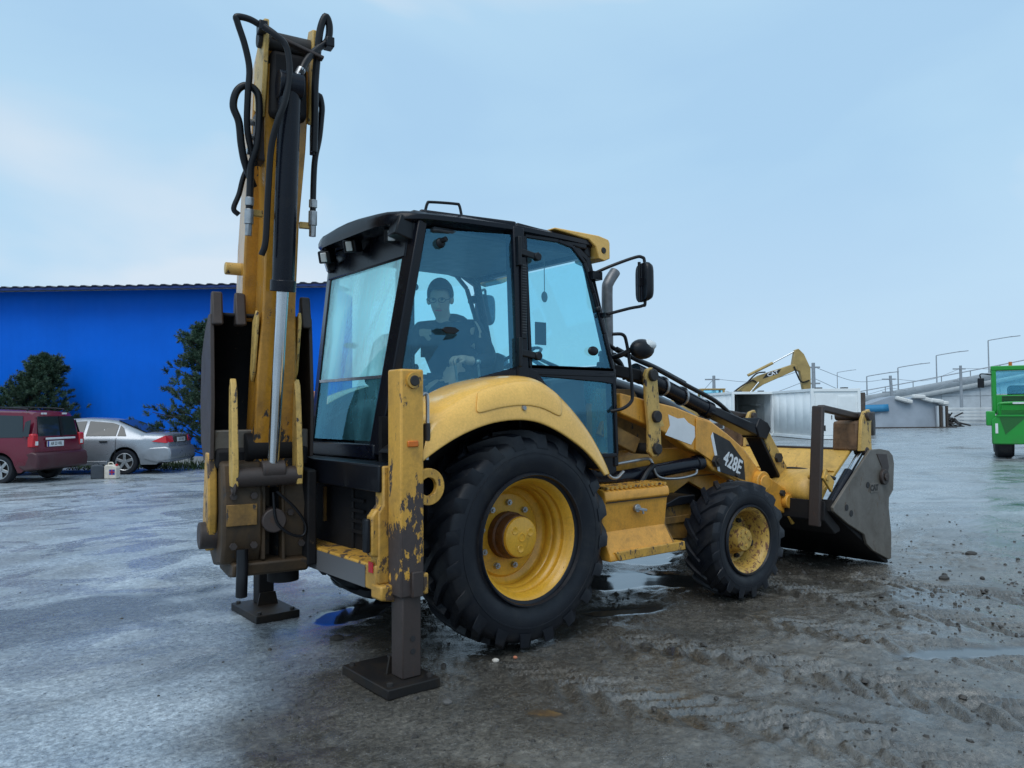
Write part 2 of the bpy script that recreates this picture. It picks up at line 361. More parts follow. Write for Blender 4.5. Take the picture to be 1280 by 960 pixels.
# ------------------------------------------------------------------ ground
def vnoise(x, y, seed=0):
    xi = np.floor(x).astype(np.int64); yi = np.floor(y).astype(np.int64); xf = x - xi; yf = y - yi
    def h(a, b):
        n = (a * 374761393 + b * 668265263 + seed * 1442695041) & 0xffffffff
        n = ((n ^ (n >> 13)) * 1274126177) & 0xffffffff
        return ((n ^ (n >> 16)) & 0xffff) / 65535.0
    u = xf * xf * (3 - 2 * xf); v = yf * yf * (3 - 2 * yf)
    return (h(xi, yi) * (1 - u) + h(xi + 1, yi) * u) * (1 - v) + (h(xi, yi + 1) * (1 - u) + h(xi + 1, yi + 1) * u) * v
def fbm(x, y, sc, oc=4, seed=0, gain=0.5):
    r_ = 0; a = 1; s_ = 0
    for i in range(oc):
        r_ = r_ + a * vnoise(x * sc * 2 ** i + 17.3 * i, y * sc * 2 ** i - 9.1 * i, seed + i); s_ += a; a *= gain
    return r_ / s_
def sstep(a, b, x): t_ = np.clip((x - a) / (b - a), 0, 1); return t_ * t_ * (3 - 2 * t_)
def axis(lo, hi, st, far_lo, far_hi):
    a = list(np.arange(lo, hi, st)); s_ = st; x = a[-1]
    while x < far_hi: s_ *= 1.09; x += s_; a.append(x)
    s_ = st; x = a[0]; l = []
    while x > far_lo: s_ *= 1.09; x -= s_; l.append(x)
    return np.array(l[::-1] + a)
gx = axis(-4.0, 5.6, 0.026, -1100, 1500); gy = axis(-4.2, 3.4, 0.026, -700, 1500)
GX, GY = np.meshgrid(gx, gy)
def ground_fields(X, Y):
    # packed yard on the far-left side, churned mud on the near/right side
    edge = (X + 2.15) * 0.72 - (Y + 1.40) * 0.50 + (fbm(X, Y, 1.3, 4, 3) - 0.5) * 1.0
    mud = sstep(-0.10, 0.30, edge)
    far = sstep(6, 14, np.hypot(X, Y))
    mud = mud * (1 - 0.62 * sstep(4.0, 9.0, np.hypot(X - 0.5, Y + 0.5)))
    amp = 0.006 + 0.020 * mud
    H = (fbm(X, Y, 0.55, 3, 11) - 0.5) * 0.05 * (0.35 + 0.65 * mud) + (fbm(X, Y, 2.4, 5, 21, 0.6) - 0.5) * amp * 2.0
    crumb = fbm(X, Y, 9, 3, 31, 0.6); right = sstep(-0.6, 1.2, X + 0.45 * (-Y - 1.0))
    lumps = sstep(0.55, 0.80, crumb) * mud * (0.3 + 0.7 * right) * sstep(0.38, 0.62, fbm(X, Y, 0.9, 3, 41))
    H = H + lumps * 0.020 + mud * right * ((fbm(X, Y, 16, 2, 121) - 0.5) * 0.015 + (fbm(X, Y, 5, 2, 141) - 0.5) * 0.010)
    rut = np.zeros_like(X)
    for cx, k, y0, ph in ((-0.25, 0.20, -1.1, 0.0), (0.52, 0.27, -1.1, 0.5), (2.70, 0.10, -0.6, 0.2), (3.55, 0.16, -0.8, 0.7), (1.75, 0.24, -1.6, 0.3)):
        wob = 0.10 * np.sin(Y * 1.3 + ph * 9)
        d = X - (cx + k * (y0 - Y) + wob); on = np.exp(-(d / 0.22) ** 4) * sstep(y0 + 0.5, y0 - 0.3, Y)
        tread = np.sin((Y + 1.1 * np.abs(d)) * 2 * math.pi / 0.17 + ph * 6 + 3 * (fbm(X, Y, 2.0, 2, 51) - 0.5))
        H = H - on * 0.022 + on * 0.034 * sstep(-0.2, 0.5, tread) * (0.4 + 0.9 * fbm(X, Y, 3.0, 2, 61))
        H = H + np.exp(-((np.abs(d) - 0.27) / 0.06) ** 2) * 0.020 * sstep(y0 + 0.5, y0 - 0.3, Y) * fbm(X, Y, 5, 2, 71)
        rut = np.maximum(rut, on)
    # shallow water
    P = np.zeros_like(X)
    for px, py, rx, ry, an in ((-0.50, 0.55, 0.50, 0.24, 0.5), (-0.60, -1.86, 0.20, 0.09, -0.7), (1.9, 0.0, 1.05, 0.50, -0.5), (1.2, -0.75, 0.5, 0.14, -0.4), (0.1, 0.75, 0.7, 0.25, 0.1),
                           (2.1, -2.85, 0.75, 0.16, -0.55), (9.5, 1.5, 3.0, 0.5, -0.6), (12, -1.5, 2.5, 0.4, -0.7), (30, 6.5, 4.5, 0.8, -0.7), (3.0, 0.7, 0.9, 0.5, 0.2)):
        c_, s_ = math.cos(an), math.sin(an); u = ((X - px) * c_ + (Y - py) * s_) / rx; v = (-(X - px) * s_ + (Y - py) * c_) / ry
        P = np.maximum(P, 1 - np.sqrt(u * u + v * v) + (fbm(X, Y, 3.2, 4, 81) - 0.5) * 0.9)
    pud = sstep(0.06, 0.42, P)
    H = H * (1 - pud) + (-0.010 + (fbm(X, Y, 6.0, 2, 131) - 0.5) * 0.0012) * pud
    H = H * (1 - 0.0 * far) + far * (fbm(X, Y, 0.12, 3, 91) - 0.5) * 0.10
    # under the machine keep the contact level
    for (px, py) in ((0, -0.9), (0, 0.9), (2.22, -0.97), (2.22, 0.97), (-0.98, -0.93), (-0.98, 0.85), (4.3, -1.0), (4.3, 0), (4.3, 1)):
        k = np.exp(-(((X - px) / 0.35) ** 2 + ((Y - py) / 0.35) ** 2) ** 2); H = H * (1 - k) + k * np.minimum(H, 0.004)
    # darker soil: a wet trodden band on the left, wet wheel ruts, plain darker zone round the machine
    B = 1 - np.abs((X + 1.9) * 0.42 + (Y - 1.75) * 0.90 + 0.25 * np.sin(X * 1.7)) / 0.62; B = np.minimum(B, 1 - np.abs(X + 2.3) / 2.2)
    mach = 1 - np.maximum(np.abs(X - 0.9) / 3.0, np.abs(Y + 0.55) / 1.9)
    damp_dark = np.maximum(np.maximum(sstep(-0.15, 0.45, B + (fbm(X, Y, 2.2, 4, 101) - 0.5) * 1.3), 0.75 * sstep(-0.1, 0.4, mach + (fbm(X, Y, 1.5, 4, 111) - 0.5) * 0.8)), rut * 0.5)
    return H, mud, pud, rut, damp_dark
GH, Gmud, Gpud, Grut, Gdamp_dark = ground_fields(GX, GY)
ny, nx = GX.shape
vs_ = np.stack([GX.ravel(), GY.ravel(), GH.ravel()], 1)
idx = np.arange(nx * ny).reshape(ny, nx)
quads = np.stack([idx[:-1, :-1].ravel(), idx[:-1, 1:].ravel(), idx[1:, 1:].ravel(), idx[1:, :-1].ravel()], 1)
me = bpy.data.meshes.new('ground'); me.vertices.add(len(vs_)); me.vertices.foreach_set('co', vs_.ravel())
me.loops.add(quads.size); me.loops.foreach_set('vertex_index', quads.ravel()); me.polygons.add(len(quads))
me.polygons.foreach_set('loop_start', np.arange(0, quads.size, 4)); me.update(calc_edges=True)
me.polygons.foreach_set('use_smooth', [True] * len(me.polygons))
for nm, arr in (('mud', Gmud), ('water', Gpud), ('rut', Grut), ('damp_dark', Gdamp_dark)):
    at_ = me.attributes.new(nm, 'FLOAT', 'POINT'); at_.data.foreach_set('value', arr.ravel().astype(np.float32))
ground = bpy.data.objects.new('ground', me); COL.objects.link(ground); tag(ground, 'wet muddy yard with tyre tracks and puddles', 'ground', kind='structure')
m, t, b = new_mat('ground_mat'); c = coord(t)
def attr(nm): return N(t, 'ShaderNodeAttribute', attribute_name=nm).outputs['Fac']
mud, wat, rut, damp_dark = attr('mud'), attr('water'), attr('rut'), attr('damp_dark')
nA = noise(t, 1.1, 8, 0.62, c, 0.5); nB = noise(t, 16, 8, 0.7, c); nC = noise(t, 90, 3, 0.6, c)
yard = mixc(t, ramp(t, nA, [(0.34, 0.0), (0.66, 1.0)]), (0.31, 0.37, 0.42), (0.53, 0.595, 0.64))  # pale concrete; its blue tone also carries reflected sky sheen
mudc = mixc(t, ramp(t, nA, [(0.32, 0.0), (0.68, 1.0)]), (0.078, 0.073, 0.064), (0.178, 0.165, 0.142))
yard = mixc(t, ramp(t, noise(t, 0.55, 8, 0.66, coord(t, (0.7, 1.5, 1.0)), 0.9), [(0.47, 0.0), (0.64, 0.50)]), yard, (0.155, 0.15, 0.135))
col = mixc(t, mud, yard, mudc); col = mixc(t, damp_dark, col, mixc(t, 1.0, col, mixc(t, mud, (0.36, 0.38, 0.41), (0.78, 0.77, 0.75)), 'MULTIPLY'))
nE = noise(t, 34, 9, 0.78, c, 0.4); col = mixc(t, ramp(t, nE, [(0.36, 0.0), (0.64, 1.0)]), mixc(t, 1.0, col, (0.36, 0.37, 0.39), 'MULTIPLY'), mixc(t, 1.0, col, (1.42, 1.41, 1.39), 'MULTIPLY'))
vo2 = N(t, 'ShaderNodeTexVoronoi', {'Scale': 24, 'Randomness': 1.0}); t.links.new(c, vo2.inputs['Vector']); sp2 = N(t, 'ShaderNodeMath', operation='MULTIPLY'); t.links.new(ramp(t, vo2.outputs['Distance'], [(0.13, 1.0), (0.22, 0.0)]), sp2.inputs[0]); t.links.new(ramp(t, noise(t, 6, 4, 0.7, c), [(0.50, 0.0), (0.60, 1.0)]), sp2.inputs[1]); col = mixc(t, sp2.outputs[0], col, (0.035, 0.034, 0.033))
col = mixc(t, ramp(t, nB, [(0.30, 0.0), (0.70, 1.0)]), mixc(t, 1.0, col, (0.55, 0.55, 0.56), 'MULTIPLY'), mixc(t, 1.0, col, (1.25, 1.24, 1.22), 'MULTIPLY'))
vor = N(t, 'ShaderNodeTexVoronoi', {'Scale': 60, 'Randomness': 1.0}); t.links.new(c, vor.inputs['Vector'])
grit = ramp(t, vor.outputs['Distance'], [(0.10, 1.0), (0.22, 0.0)])
gsel = N(t, 'ShaderNodeMath', operation='MULTIPLY'); t.links.new(grit, gsel.inputs[0])
t.links.new(ramp(t, noise(t, 24, 3, 0.6, c), [(0.46, 0.0), (0.58, 1.0)]), gsel.inputs[1])
col = mixc(t, gsel.outputs[0], col, mixc(t, nC, (0.03, 0.03, 0.032), (0.42, 0.41, 0.40)))
film = ramp(t, noise(t, 0.8, 7, 0.62, coord(t, (1.0, 1.35, 1.0)), 1.0), [(0.50, 0.0), (0.575, 1.0)]); col = mixc(t, film, col, mixc(t, 1.0, col, (0.82, 0.82, 0.82), 'MULTIPLY'))
col = mixc(t, wat, col, (0.045, 0.043, 0.040))
t.links.new(col, b.inputs['Base Color'])
wetn = ramp(t, noise(t, 0.75, 6, 0.6, coord(t, (1.0, 1.0, 1.0)), 0.8), [(0.36, 0.42), (0.50, 0.27), (0.66, 0.16)])
dryer = mixc(t, mud, mixc(t, 0.4, wetn, (0.42,) * 3), mixc(t, 0.5, wetn, (0.20,) * 3))
rg = mixc(t, 0.22, dryer, nE); rg = mixc(t, damp_dark, rg, mixc(t, 0.5, rg, (0.13,) * 3)); rg = mixc(t, film, rg, mixc(t, 0.75, rg, (0.10,) * 3)); rg = mixc(t, wat, rg, (0.09,) * 3)
t.links.new(rg, b.inputs['Roughness']); b.inputs['IOR'].default_value = 1.75; b.inputs['Specular IOR Level'].default_value = 0.75
nD = noise(t, 7, 6, 0.68, c, 0.8); hs = mixc(t, 0.5, mixc(t, 0.5, nB, nE), nD); hs = mixc(t, gsel.outputs[0], hs, (1.0,) * 3)
inv = N(t, 'ShaderNodeMath', operation='SUBTRACT'); inv.inputs[0].default_value = 1.0; t.links.new(wat, inv.inputs[1])
bmp = N(t, 'ShaderNodeBump', {'Distance': 0.030}); t.links.new(hs, bmp.inputs['Height'])
bs = N(t, 'ShaderNodeMath', operation='MULTIPLY'); bs.inputs[1].default_value = 0.70; fi = N(t, 'ShaderNodeMath', operation='MULTIPLY_ADD'); fi.inputs[1].default_value = -0.6; fi.inputs[2].default_value = 1.0; t.links.new(film, fi.inputs[0]); f2 = N(t, 'ShaderNodeMath', operation='MULTIPLY'); t.links.new(fi.outputs[0], f2.inputs[0]); t.links.new(inv.outputs[0], f2.inputs[1]); t.links.new(f2.outputs[0], bs.inputs[0]); t.links.new(bs.outputs[0], bmp.inputs['Strength'])
t.links.new(bmp.outputs[0], b.inputs['Normal'])
me.materials.append(m)
def gz(x, y): return float(ground_fields(np.array([[x]], float), np.array([[y]], float))[0][0, 0])
# ------------------------------------------------------------------ backhoe loader
BL = thing('backhoe_loader', 'yellow and black backhoe loader with raised boom, standing on its stabilizers in the mud', 'backhoe loader')
S = (-1, 1)
def bolt(mb, p, ax, r_=0.02, h=0.02):
    a = Vector(p); mb.cyl(a, a + Vector(ax) * h, r_, r_, 6)
# ---------- wheels (mesh at wheel centre, outer side = -y)
def make_wheel(kind):
    rear = kind == 'rear'
    if rear: Rt, W, rb, nl, lh = 0.705, 0.43, 0.375, 20, 0.042
    else: Rt, W, rb, nl, lh = 0.472, 0.32, 0.245, 17, 0.022
    h = W / 2; Rc = Rt - lh
    half = [(h * 0.66, rb), (h * 0.80, rb + 0.018), (h * 0.97, rb + (Rc - rb) * 0.38), (h * 1.0, rb + (Rc - rb) * 0.55), (h * 0.96, rb + (Rc - rb) * 0.78), (h * 0.88, Rc - 0.030), (h * 0.78, Rc - 0.012), (h * 0.40, Rc + 0.002), (0, Rc + 0.004)]
    prof = [(-a, r_) for a, r_ in half] + [(a, r_) for a, r_ in half[::-1][1:]]
    mb = MB(); mb.lathe(prof, n=72)
    # raised bands on the sidewall
    for s in S:
        for rr in (rb + (Rc - rb) * 0.15, rb + (Rc - rb) * 0.62): mb.lathe([(s * h * 0.90, rr - 0.012), (s * (h * 1.0), rr - 0.004), (s * h * 1.0, rr + 0.004), (s * h * 0.90, rr + 0.012)], n=72)
    # chevron lugs
    def rad(a):
        a = abs(a)
        for (a0, r0), (a1, r1) in zip(half[3:-1], half[4:]):
            if a1 <= a <= a0: return r0 + (r1 - r0) * (a0 - a) / max(1e-6, a0 - a1)
        return Rc
    for s in S:
        for i in range(nl):
            a0 = 2 * math.pi * (i + (0.5 if s > 0 else 0)) / nl
            rows = []; K = 7
            for k in range(K):
                u = k / (K - 1)
                if u < 0.18: ax_ = h * (0.985 - 0.06 * u / 0.18); rbse = Rc - 0.075 + 0.035 * u / 0.18; rt = Rc - 0.055 + 0.075 * u / 0.18
                else:
                    v = (u - 0.18) / 0.82; ax_ = h * (0.925 - 0.925 * v - 0.06 * v); rbse = rad(max(0, ax_)) - 0.012; rt = Rt - 0.012 * (1 - min(1, v * 3)) if v < 0.33 else Rt
                ang = a0 + s * 0 + (0.62 * max(0, u - 0.12) * (1.0 if rear else 1.05)) * 0.62
                wd = (0.040 if rear else 0.034) * (1.25 - 0.35 * u)
                row = []
                for rr, ww in ((rbse, wd * 1.45), (rt, wd), (rt, -wd), (rbse, -wd * 1.45)):
                    an = ang + ww / 2 / rr * 1.3; row.append((math.cos(an) * rr, s * ax_, math.sin(an) * rr))
                rows.append(row)
            o = len(mb.v); mb.grid(rows); mb.add(rows[0], [(0, 1, 2, 3)]); mb.add(rows[-1], [(3, 2, 1, 0)])
    t_ = mb.build(kind + '_tyre', 'rubber', BL, smooth=32)
    if rear:
        rimp = [(-0.150, 0.398), (-0.166, 0.404), (-0.172, 0.398), (-0.160, 0.378), (-0.128, 0.364), (-0.105, 0.350), (-0.085, 0.356), (-0.070, 0.354), (-0.055, 0.336), (-0.03, 0.331), (-0.02, 0.336), (-0.005, 0.336), (0.005, 0.326), (0.045, 0.322), (0.055, 0.328), (0.07, 0.326), (0.085, 0.310), (0.10, 0.285), (0.085, 0.268), (0.085, 0.12), (0.085, 0.0)]
        rim = MB().lathe(rimp, n=72).build('rim', 'rim_yellow', t_, smooth=40)
        MB().lathe([(0.09, 0.155), (0.03, 0.155), (0.02, 0.142), (-0.055, 0.140), (-0.062, 0.132), (-0.062, 0.0)], n=40).build('hub', 'hub_rust', t_, smooth=40)
        cp = MB().lathe([(-0.060, 0.134), (-0.078, 0.130), (-0.084, 0.120), (-0.084, 0.0)], n=40)
        for k in range(3):
            a = 2 * math.pi * k / 3 + 0.5; cp.lathe([(-0.0845, 0.026), (-0.0885, 0.023), (-0.0855, 0.013), (-0.0850, 0.0)], c=(math.cos(a) * 0.075, 0, math.sin(a) * 0.075), n=16)
        cp.lathe([(-0.084, 0.030), (-0.088, 0.028), (-0.088, 0.022), (-0.084, 0.020)], n=16)
        cp.build('hub_cap', 'rim_yellow', t_, smooth=40)
        nb, rbolt, by = 9, 0.215, 0.085
    else:
        rimp = [(-0.128, 0.268), (-0.142, 0.274), (-0.147, 0.268), (-0.138, 0.252), (-0.115, 0.232), (-0.075, 0.222), (-0.04, 0.215), (-0.01, 0.20), (0.02, 0.196), (0.035, 0.16), (0.03, 0.10), (0.03, 0.0)]
        MB().lathe(rimp, n=60).build('rim', 'rim_rusty', t_, smooth=40)
        hb = MB().lathe([(0.03, 0.135), (-0.01, 0.125), (-0.05, 0.105), (-0.085, 0.098), (-0.105, 0.088), (-0.108, 0.0)], n=36)
        for k in range(5): hb.lathe([(-0.106, 0.016), (-0.114, 0.014), (-0.114, 0.0)], c=(math.cos(k * 1.257) * 0.055, 0, math.sin(k * 1.257) * 0.055), n=6)
        hb.build('hub', 'rim_rusty', t_, smooth=40)
        MB().beam((0.09, -0.01, -0.03), (0.19, -0.01, -0.06), 0.06, 0.05).beam((-0.08, -0.01, 0.09), (-0.13, -0.01, 0.14), 0.06, 0.05).build('rim_clip', 'machine_dark', t_, bevel=0.006)
        nb, rbolt, by = 8, 0.155, 0.03
    nut = None
    for k in range(nb):
        a = 2 * math.pi * (k + 0.35) / nb; p = (math.cos(a) * rbolt, by, math.sin(a) * rbolt)
        if nut is None:
            nut = MB().cyl((0, 0, 0), (0, -0.026, 0), 0.021, 0.021, 6).cyl((0, -0.026, 0), (0, -0.040, 0), 0.011, 0.010, 10).build('wheel_nut', 'zinc' if rear else 'machine_dark', t_, smooth=30); nut.location = p
        else:
            n2 = nut.copy(); COL.objects.link(n2); n2.parent = t_; n2.location = p
    return t_
w = make_wheel('rear'); w.location = (0, -0.845, 0.700); w.rotation_euler = (0, R(8), 0)
w2 = dup(w, BL, (0, 0.845, 0.700)); w2.rotation_euler = (0, R(-8), math.pi)
w = make_wheel('front'); w.location = (2.218, -0.985, 0.468); w.rotation_euler = (0, 0, R(-3))
w2 = dup(w, BL, (2.218, 0.985, 0.468)); w2.rotation_euler = (0, 0, math.pi - R(3))

# ---------- chassis, axles
mb = MB(); mb.prism([(-0.95, 0.62), (-0.95, 1.05), (0.9, 1.0), (1.1, 0.96), (2.75, 0.96), (2.85, 0.80), (2.75, 0.60), (1.2, 0.52), (0.2, 0.50)], 'y', -0.40, 0.40)
mb.build('chassis', 'grimy_black', BL, bevel=0.01)
for s in S:
    mb = MB(); mb.prism([(1.02, 0.60), (1.02, 1.13), (1.20, 1.20), (2.30, 1.20), (2.74, 0.96), (2.74, 0.64), (2.55, 0.60), (2.45, 0.80), (2.22, 0.90), (1.98, 0.80), (1.86, 0.60)], 'y', s * 0.47, s * 0.52)
    p_ = mb.build('side_panel', 'paint', BL, bevel=0.006)
    MB().beam((1.05, s * 0.524, 0.945), (2.72, s * 0.524, 0.945), 0.012, 0.012).build('panel_rib', 'paint_dirty', p_)
    mb = MB(); mb.prism([(1.02, 1.13), (1.02, 1.52), (1.15, 1.70), (1.55, 1.70), (1.75, 1.42), (2.30, 1.22), (2.30, 1.19)], 'y', s * 0.44, s * 0.50)
    mb.build('loader_tower', 'paint_dirty', BL, bevel=0.006)
mb = MB().cyl((2.218, -0.85, 0.468), (2.218, -0.55, 0.468), 0.085).cyl((2.218, 0.85, 0.468), (2.218, 0.55, 0.468), 0.085)
mb.prism([(-0.60, 0.36), (-0.60, 0.58), (-0.25, 0.62), (0.25, 0.62), (0.60, 0.58), (0.60, 0.36), (0.2, 0.30), (-0.2, 0.30)], 'x', 2.12, 2.32)
mb.build('front_axle', 'paint_dirty', BL, bevel=0.015)
MB().cyl((0, -0.72, 0.70), (0, 0.72, 0.70), 0.13).box(-0.24, 0.24, -0.26, 0.26, 0.45, 0.95).build('rear_axle', 'grimy_black', BL, bevel=0.02)
mb = MB().prism([(1.55, 0.50), (1.52, 0.62), (1.62, 0.73), (1.98, 0.76), (2.02, 0.55), (1.90, 0.46)], 'y', -0.72, -0.52).box(1.60, 1.95, -0.735, -0.722, 0.60, 0.66)
mb.build('axle_guard', 'paint_dirty', BL, bevel=0.012)
MB().prism([(1.50, 0.62), (1.60, 0.76), (1.80, 0.82), (2.0, 0.82), (2.0, 0.755), (1.66, 0.745), (1.56, 0.64)], 'y', -0.76, -0.5).build('mud_flap', 'black_plastic', BL, bevel=0.006)

# ---------- engine hood, grille, exhaust
rows = []
for x, zt, hw in ((1.08, 1.86, 0.40), (1.40, 1.83, 0.41), (1.80, 1.75, 0.41), (2.20, 1.63, 0.41), (2.55, 1.50, 0.40), (2.72, 1.40, 0.38), (2.82, 1.22, 0.36), (2.86, 0.98, 0.35)):
    zb = 1.10 if x < 2.8 else 0.97
    rows.append([(x, -hw, zb), (x, -hw, zt - 0.11), (x, -hw + 0.02, zt - 0.06), (x, -hw + 0.07, zt - 0.02), (x, -hw * 0.5, zt), (x, hw * 0.5, zt), (x, hw - 0.07, zt - 0.02), (x, hw - 0.02, zt - 0.06), (x, hw, zt - 0.11), (x, hw, zb)])
h_ = MB().grid(rows).build('engine_hood', 'black_paint', BL, smooth=50, solid=0.01)
for k in range(7):
    MB().beam((2.10 + k * 0.06, -0.418, 1.18), (2.10 + k * 0.06, -0.418, 1.38), 0.02, 0.006, (0, 1, 0)).build('vent_slat', 'black_plastic', h_)
MB().box(2.86, 2.90, -0.33, 0.33, 0.72, 1.15).build('radiator_grille', 'black_plastic', BL, bevel=0.01)
MB().prism([(2.78, 0.52), (2.78, 0.80), (2.96, 0.80), (3.0, 0.74), (3.0, 0.52)], 'y', -0.38, 0.38).build('front_counterweight', 'paint_dirty', BL, bevel=0.012)
MB().tube([(1.56, -0.2, 1.70), (1.56, -0.2, 2.2), (1.56, -0.2, 2.55), (1.58, -0.2, 2.63), (1.66, -0.2, 2.73)], 0.048, 18).build('exhaust_pipe', 'exhaust_steel', BL, smooth=50)
MB().cyl((1.56, -0.2, 1.70), (1.56, -0.2, 2.02), 0.075, n=24).build('exhaust_shroud', 'black_paint', BL, bevel=0.006)

# ---------- fenders
sh = [(-0.80, 1.47), (-0.764, 1.51), (-0.622, 1.595), (-0.445, 1.68), (-0.259, 1.733), (-0.064, 1.758), (0.06, 1.75), (0.141, 1.72), (0.25, 1.655), (0.354, 1.572), (0.45, 1.48), (0.54, 1.378), (0.63, 1.24), (0.708, 1.085)]
lp = [(-0.90, 1.225), (-0.868, 1.252), (-0.704, 1.347), (-0.54, 1.415), (-0.36, 1.462), (-0.164, 1.475), (-0.05, 1.462), (0.05, 1.437), (0.171, 1.388), (0.27, 1.335), (0.36, 1.283), (0.422, 1.240), (0.52, 1.155), (0.586, 1.075)]
for s in S:
    rows = []
    for i, ((x0, z0), (x1, z1)) in enumerate(zip(sh, lp)):
        c_ = (x0 + x1) / 2
        rows.append([(x0 + 0.06 * (i > 8), s * 0.62, z0 + 0.005), (x0 + 0.02 * (i > 8), s * 0.90, z0 + 0.008), (x0, s * 0.985, z0 - 0.006), (x0 * 0.97 + x1 * 0.03, s * 1.035, z0 - 0.030), (x0 * 0.75 + x1 * 0.25, s * 1.078, z0 * 0.72 + z1 * 0.28),
                     (x0 * 0.4 + x1 * 0.6, s * 1.108, z0 * 0.38 + z1 * 0.62), (x1, s * 1.122, z1 + 0.012), (x1, s * 1.122, z1), (x1, s * 1.10, z1), (x1, s * 1.09, z1 + 0.03)])
    fd = MB().grid(rows).build('fender', 'paint_clean', BL, smooth=50, solid=0.006)
    md = fd.modifiers.new('sub', 'SUBSURF'); md.levels = 1; md.render_levels = 2
    # service flap on the fender: proud plate with a lock
    rows = []
    for i in range(3, 9):
        (x0, z0), (x1, z1) = sh[i], lp[i]; rows.append([])
        for f, yy in ((0.03, 1.034), (0.25, 1.0755), (0.5, 1.1005), (0.70, 1.1125)):
            zz = z0 - 0.03 if f == 0.03 else z0 * (1 - f) + z1 * f + 0.004
            rows[-1].append((x0 * (1 - f) + x1 * f, s * (yy + 0.004), zz))
    fl = MB().grid(rows).build('fender_flap', 'paint_clean', fd, smooth=60, solid=0.010); md = fl.modifiers.new('sub', 'SUBSURF'); md.levels = 1; md.render_levels = 2
    MB().cyl((-0.13, s * 1.112, 1.545), (-0.13, s * 1.130, 1.545), 0.018, 0.014, 12).build('flap_lock', 'zinc', fd)
    # inner wheel house
    rows = []
    for (x1, z1) in lp: rows.append([(x1 * 0.97, s * 0.60, z1 + 0.05), (x1 * 0.97, s * 1.085, z1 + 0.05)])
    MB().grid(rows).build('wheel_house', 'grimy_black', BL, smooth=50, solid=0.006)
    MB().box(-0.85, 0.9, s * 0.56, s * 0.60, 0.95, 1.50).build('wheel_house_wall', 'grimy_black', BL)

# ---------- cab
RB = {s: V(-0.81, s * 0.47, 1.27) for s in S}; RT = {s: V(-0.575, s * 0.60, 2.80) for s in S}
def rp_(s, z, dx=0.0, dy=0.0): f = (z - 1.27) / 1.53; q = RB[s].lerp(RT[s], f); return q + V(dx, s * dy, 0)
cb = MB()
for s in S:
    cb.beam(RB[s] - V(0.0, 0, 0.02), RT[s], 0.075, 0.115, (0.2, s * 1, 0))
    cb.beam((0.135, s * 0.765, 1.30), (0.105, s * 0.745, 2.79), 0.10, 0.10, (0, 1, 0))
    cb.beam((1.06, s * 0.735, 1.10), (1.045, s * 0.73, 1.84), 0.055, 0.07, (0, 1, 0))
    cb.beam((1.045, s * 0.73, 1.84), (0.82, s * 0.70, 2.68), 0.055, 0.06, (0, 1, 0))
    cb.beam((0.82, s * 0.70, 2.66), (0.60, s * 0.715, 2.78), 0.055, 0.06, (0, 1, 0))
    cb.beam(RT[s], (0.105, s * 0.745, 2.79), 0.06, 0.08)
    cb.beam((0.105, s * 0.745, 2.79), (0.80, s * 0.715, 2.76), 0.06, 0.07)
    # sill that follows the fender
    pts = [(-0.79, s * 0.50, 1.42), (-0.68, s * 0.575, 1.49), (-0.46, s * 0.665, 1.60), (-0.20, s * 0.735, 1.715), (0.135, s * 0.775, 1.80), (0.26, s * 0.778, 1.77)]
    for a, b_ in zip(pts, pts[1:]): cb.beam(a, b_, 0.05, 0.075)
    pts = [(0.24, s * 0.775, 1.75), (0.40, s * 0.772, 1.62), (0.62, s * 0.765, 1.43), (0.80, s * 0.755, 1.25), (0.90, s * 0.75, 1.08)]
    for a, b_ in zip(pts, pts[1:]): cb.beam(a, b_, 0.05, 0.07)
    cb.box(0.80, 1.075, min(s * 0.72, s * 0.76), max(s * 0.72, s * 0.76), 0.98, 1.20)
    cb.prism([(-0.80, 1.28), (-0.80, 1.44), (-0.46, 1.60), (0.13, 1.79), (0.26, 1.75), (0.6, 1.40), (0.86, 1.05), (0.86, 0.95), (-0.80, 0.95)], 'y', s * 0.44, s * 0.48)
cb.beam((-0.81, -0.49, 1.27), (-0.81, 0.49, 1.27), 0.08, 0.10); cb.beam((-0.58, -0.62, 2.76), (-0.58, 0.62, 2.76), 0.10, 0.14); cb.beam((-0.625, -0.57, 2.63), (-0.625, 0.57, 2.63), 0.05, 0.22, (0.15, 0, 1))
cb.beam((0.83, -0.72, 2.72), (0.83, 0.72, 2.72), 0.07, 0.09); cb.beam((1.045, -0.73, 1.84), (1.045, 0.73, 1.84), 0.05, 0.06)
cb.box(-0.84, 1.05, -0.46, 0.46, 1.00, 1.10)
cb.box(1.04, 1.08, -0.73, 0.73, 1.0, 1.16)
CAB = cb.build('cab', 'black_cab', BL, bevel=0.012)
# roof: crowned shell with rounded rear visor
rows = []
for x, hw, zc in ((-0.80, 0.30, 2.835), (-0.795, 0.42, 2.84), (-0.765, 0.54, 2.85), (-0.70, 0.625, 2.862), (-0.58, 0.685, 2.875), (-0.30, 0.745, 2.885), (0.10, 0.795, 2.885), (0.50, 0.775, 2.870), (0.84, 0.745, 2.845), (0.94, 0.72, 2.825)):
    ze = 2.795 if x > -0.7 else 2.79
    rows.append([(x + 0.01, y_ * hw, z_) for y_, z_ in ((-0.93, ze - 0.055), (-1.0, ze - 0.03), (-1.0, ze), (-0.94, ze + 0.026), (-0.72, ze * 0.35 + zc * 0.65), (-0.38, ze * 0.1 + zc * 0.9), (0, zc), (0.38, ze * 0.1 + zc * 0.9), (0.72, ze * 0.35 + zc * 0.65), (0.94, ze + 0.026), (1.0, ze), (1.0, ze - 0.03), (0.93, ze - 0.055))])
rf = MB().grid(rows)
for rw in (rows[0], rows[-1]): rf.add(rw, [tuple(range(len(rw)))])
